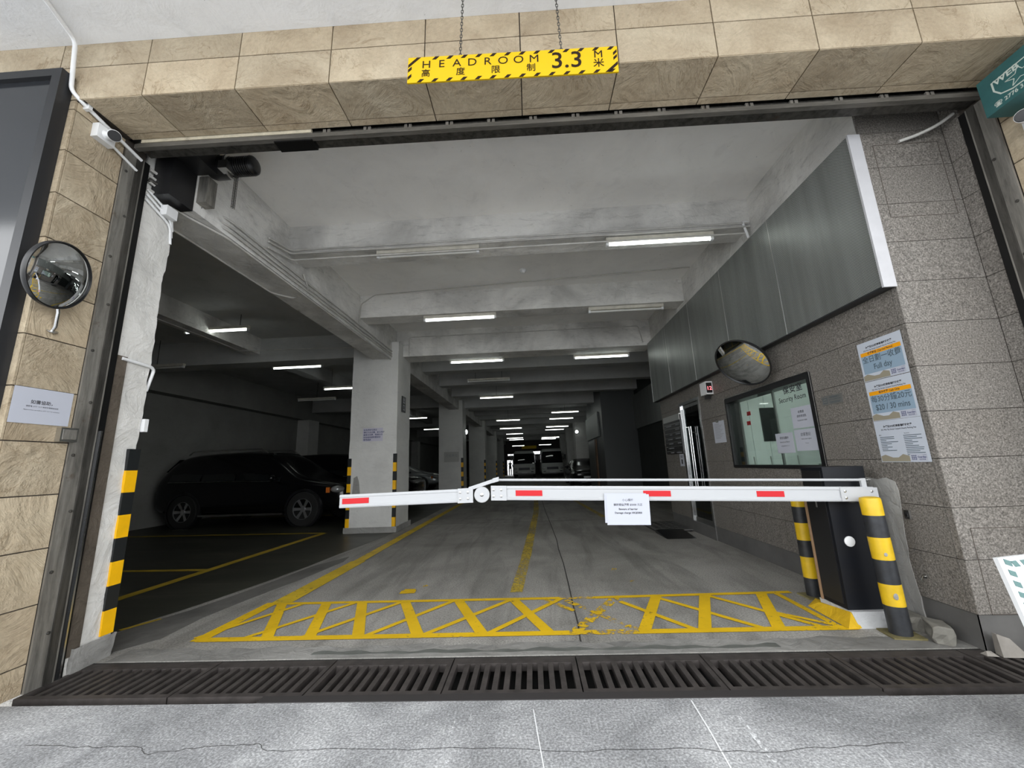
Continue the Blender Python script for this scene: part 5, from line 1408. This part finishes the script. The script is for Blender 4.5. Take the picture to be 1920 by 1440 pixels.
def bus(name, label, loc, hgt=2.45):
    """Front faces -Y; origin on the ground under the front bumper."""
    root = empty(name, loc); tag(root, label, 'bus', 'minibuses at the far end')
    Wd, L = 2.03, 6.6; hw = Wd/2
    bm = new_bm(); rings = []
    # outline from the front bumper up over the roof: (y at this height, z, half-width)
    prof = [(0.05, 0.32, 0.94), (-0.02, 0.45, 0.99), (0.0, 0.80, 1.0), (0.03, 1.12, 1.0), (0.12, 1.25, 0.985), (0.38, 2.05, 0.94), (0.50, hgt-0.18, 0.90), (0.75, hgt-0.04, 0.80)]
    for y, z, f in prof:
        rings.append([bm.verts.new((-hw*f, L, z)), bm.verts.new((-hw*f, y+0.28, z)), bm.verts.new((-hw*f*0.93, y+0.07, z)), bm.verts.new((-hw*f*0.6, y, z)), bm.verts.new((0, y-0.02, z)),
                      bm.verts.new((hw*f*0.6, y, z)), bm.verts.new((hw*f*0.93, y+0.07, z)), bm.verts.new((hw*f, y+0.28, z)), bm.verts.new((hw*f, L, z))])
    for a, b in zip(rings, rings[1:]):
        for k in range(8): bm.faces.new((a[k], a[k+1], b[k+1], b[k]))
        bm.faces.new((a[8], a[0], b[0], b[8]))
    bm.faces.new(rings[-1]); bm.faces.new(rings[0][::-1])
    obj('body', bm, BUSW, root, smooth=True)
    bm = new_bm()
    def row(y, z, f): return [bm.verts.new(p) for p in ((-hw*f*0.93, y+0.03, z), (-hw*f*0.6, y-0.03, z), (0, y-0.05, z), (hw*f*0.6, y-0.03, z), (hw*f*0.93, y+0.03, z))]
    r1, r2, r3 = row(0.10, 1.24, 0.97), row(0.36, 2.02, 0.93), row(0.42, hgt-0.30, 0.88)
    for a, b in ((r1, r2), (r2, r3)):
        for k in range(4): bm.faces.new((a[k], a[k+1], b[k+1], b[k]))
    obj('windscreen', bm, CARG, root, smooth=True)
    for s in (-1, 1):
        bm = new_bm(); box(bm, *sorted((s*(hw*0.955), s*(hw+0.004))), 0.75, L-0.3, 1.30, 2.0); obj('side_window', bm, CARG, root)
        bm = new_bm(); bmesh.ops.create_uvsphere(bm, u_segments=12, v_segments=8, radius=1.0, matrix=Matrix.Translation((s*0.76, 0.03, 0.80)) @ Matrix.Diagonal((0.16, 0.06, 0.10, 1))); obj('headlight', bm, LENS, root, smooth=True)
        bm = new_bm(); box(bm, s*0.72-0.11, s*0.72+0.11, -0.06, 0.02, 0.50, 0.57); obj('fog_lamp', bm, BLACK, root)
        bm = new_bm(); box(bm, *sorted((s*(hw+0.06), s*(hw+0.2))), 0.15, 0.22, 1.55, 1.95); tube(bm, [(s*hw*0.93, 0.3, 1.5), (s*(hw+0.12), 0.2, 1.6)], 0.02, 6); obj('door_mirror', bm, BLACK, root)
        bm = new_bm()
        for yw in (1.1, L-1.5): lathe(bm, [(0.36, -0.1), (0.36, 0.1)], (s*(hw-0.14), yw, 0.36), (1, 0, 0), 24)
        obj('wheel', bm, RUBBER, root)
    bm = new_bm(); box(bm, -0.50, 0.50, -0.045, 0.05, 0.68, 0.90); obj('grille', bm, BLACKM, root)
    bm = new_bm(); box(bm, -0.25, 0.25, -0.05, -0.02, 0.40, 0.52); obj('number_plate', bm, WHITEP, root)
    bm = new_bm(); box(bm, -0.9, 0.9, -0.045, 0.05, 0.34, 0.40); obj('bumper_slot', bm, BLACK, root)
    return root
bus('minibus', 'pale minibus parked beside the bright doorway', (-0.68, 36.0, 0.0))
bus('minibus', 'pale minibus parked nearer the side wall', (1.83, 35.4, 0.0), 2.55)

# person standing in the bright far doorway
def person(loc):
    me = bpy.data.meshes.new('person')
    V = [(0, 0, 0.88), (0, 0, 1.08), (0, 0, 1.30), (0, 0, 1.42), (0, -0.01, 1.52), (0, -0.01, 1.64),
         (0.10, 0, 0.82), (0.11, -0.02, 0.45), (0.11, 0.0, 0.07), (0.11, -0.11, 0.04), (-0.10, 0, 0.82), (-0.11, 0.02, 0.45), (-0.11, 0.04, 0.07), (-0.11, -0.07, 0.04),
         (0.19, 0, 1.34), (0.25, 0.02, 1.07), (0.24, -0.06, 0.84), (0.24, -0.08, 0.74), (-0.19, 0, 1.34), (-0.25, 0.02, 1.07), (-0.18, -0.14, 1.0), (-0.08, -0.17, 1.02)]
    Eg = [(0, 1), (1, 2), (2, 3), (3, 4), (4, 5), (0, 6), (6, 7), (7, 8), (8, 9), (0, 10), (10, 11), (11, 12), (12, 13), (2, 14), (14, 15), (15, 16), (16, 17), (2, 18), (18, 19), (19, 20), (20, 21)]
    Rr = [(0.15, 0.11), (0.14, 0.10), (0.16, 0.10), (0.06, 0.06), (0.085, 0.095), (0.07, 0.08), (0.09, 0.09), (0.06, 0.065), (0.045, 0.05), (0.04, 0.035), (0.09, 0.09), (0.06, 0.065), (0.045, 0.05), (0.04, 0.035),
          (0.06, 0.06), (0.045, 0.045), (0.035, 0.035), (0.03, 0.03), (0.06, 0.06), (0.045, 0.045), (0.035, 0.035), (0.03, 0.03)]
    me.from_pydata(V, Eg, []); me.materials.append(CLOTH)
    o = bpy.data.objects.new('person', me); COL.objects.link(o); o.location = loc
    sk = o.modifiers.new('skin', 'SKIN')
    for v, r in zip(me.skin_vertices[0].data, Rr): v.radius = r
    me.skin_vertices[0].data[0].use_root = True
    sd = o.modifiers.new('subd', 'SUBSURF'); sd.levels = 1; sd.render_levels = 1
    sk.use_smooth_shade = True
    tag(o, 'person in dark clothes standing in the bright far doorway', 'person')
    return o
person((-2.42, 45.0, 0.0))

def bulkhead(loc, nrm, label):
    r = empty('bulkhead_light', loc); tag(r, label, 'light')
    bm = new_bm(); lathe(bm, [(0.11, 0), (0.11, 0.05), (0.095, 0.055)], (0, 0, 0), nrm, 20); obj('base', bm, WHITEP, r)
    bm = new_bm(); lathe(bm, [(0.095, 0.055), (0.085, 0.09), (0.05, 0.11), (0.0, 0.115)], (0, 0, 0), nrm, 20, caps=False); obj('lens', bm, TUBE, r, smooth=True)
bulkhead((-2.738, 16.4, 2.62), (1, 0, 0), 'small round lit lamp on the second column')
bulkhead((2.86, 24.498, 3.05), (0, -1, 0), 'small round lit lamp on the pale side column')
# notice on the first column, small fittings
cn = sheet('column_notice', 0.42, 0.27, (-3.235, 7.968, 1.92), FACE_MY, plain('lilac_paper', (0.55, 0.54, 0.63), 0.7), 'pale notice with blue lettering on the first column')
for k, s in enumerate(('如未經許可停泊', '車輛於此位置，本公司將', '鎖車及收費，敬請合作', '如有查詢請致電保安', '管理處啟')):
    line(cn, s, 0.040, -0.195, 0.095-k*0.05, INKB, 0.0006, 'LEFT')
cn2 = sheet('column_notice', 0.6, 0.4, (-3.2, 15.885, 1.6), FACE_MY, plain('faint_paint', (0.45, 0.45, 0.43), 0.7), 'faded stencilled notice on the second column')
line(cn2, '月租車位', 0.12, 0, 0.05, GREY)
cs = empty('column_sign', (-2.727, 8.33, 2.58)); tag(cs, 'small upright black sign on the lane side of the column', 'sign')
bm = new_bm(); box(bm, 0, 0.012, -0.12, 0.12, -0.17, 0.17); obj('plate', bm, BLACKM, cs)
text('出', 0.15, PAPERD, cs, (0.0128, 0, 0.075), FACE_PX, 0.001); text('口', 0.15, PAPERD, cs, (0.0128, 0, -0.085), FACE_PX, 0.001)
fs = empty('far_headroom_sign', (-0.2, 43.5, 3.0)); tag(fs, 'small yellow hanging sign at the far end of the lane', 'sign')
bm = new_bm(); box(bm, -0.8, 0.8, -0.01, 0.01, -0.16, 0.16); obj('board', bm, SIGNY, fs)
bm = new_bm(); tube(bm, [(-0.5, 0, 0.16), (-0.5, 0, 1.23)], 0.01, 6); tube(bm, [(0.5, 0, 0.16), (0.5, 0, 1.23)], 0.01, 6); obj('rod', bm, STEELD, fs)
sd = empty('smoke_detector', (0.0, 5.75, 4.23)); tag(sd, 'small round detector on the slab between the first beams', 'detector')
bm = new_bm(); lathe(bm, [(0.05, 0), (0.05, -0.02), (0.03, -0.05), (0.0, -0.055)], (0, 0, 0), (0, 0, 1), 18); obj('head', bm, WHITEP, sd, smooth=True)
bm = new_bm(); lathe(bm, [(0.065, 0), (0.065, -0.008), (0.05, -0.01)], (0, 0, 0), (0, 0, 1), 18); obj('base', bm, WHITEP, sd)
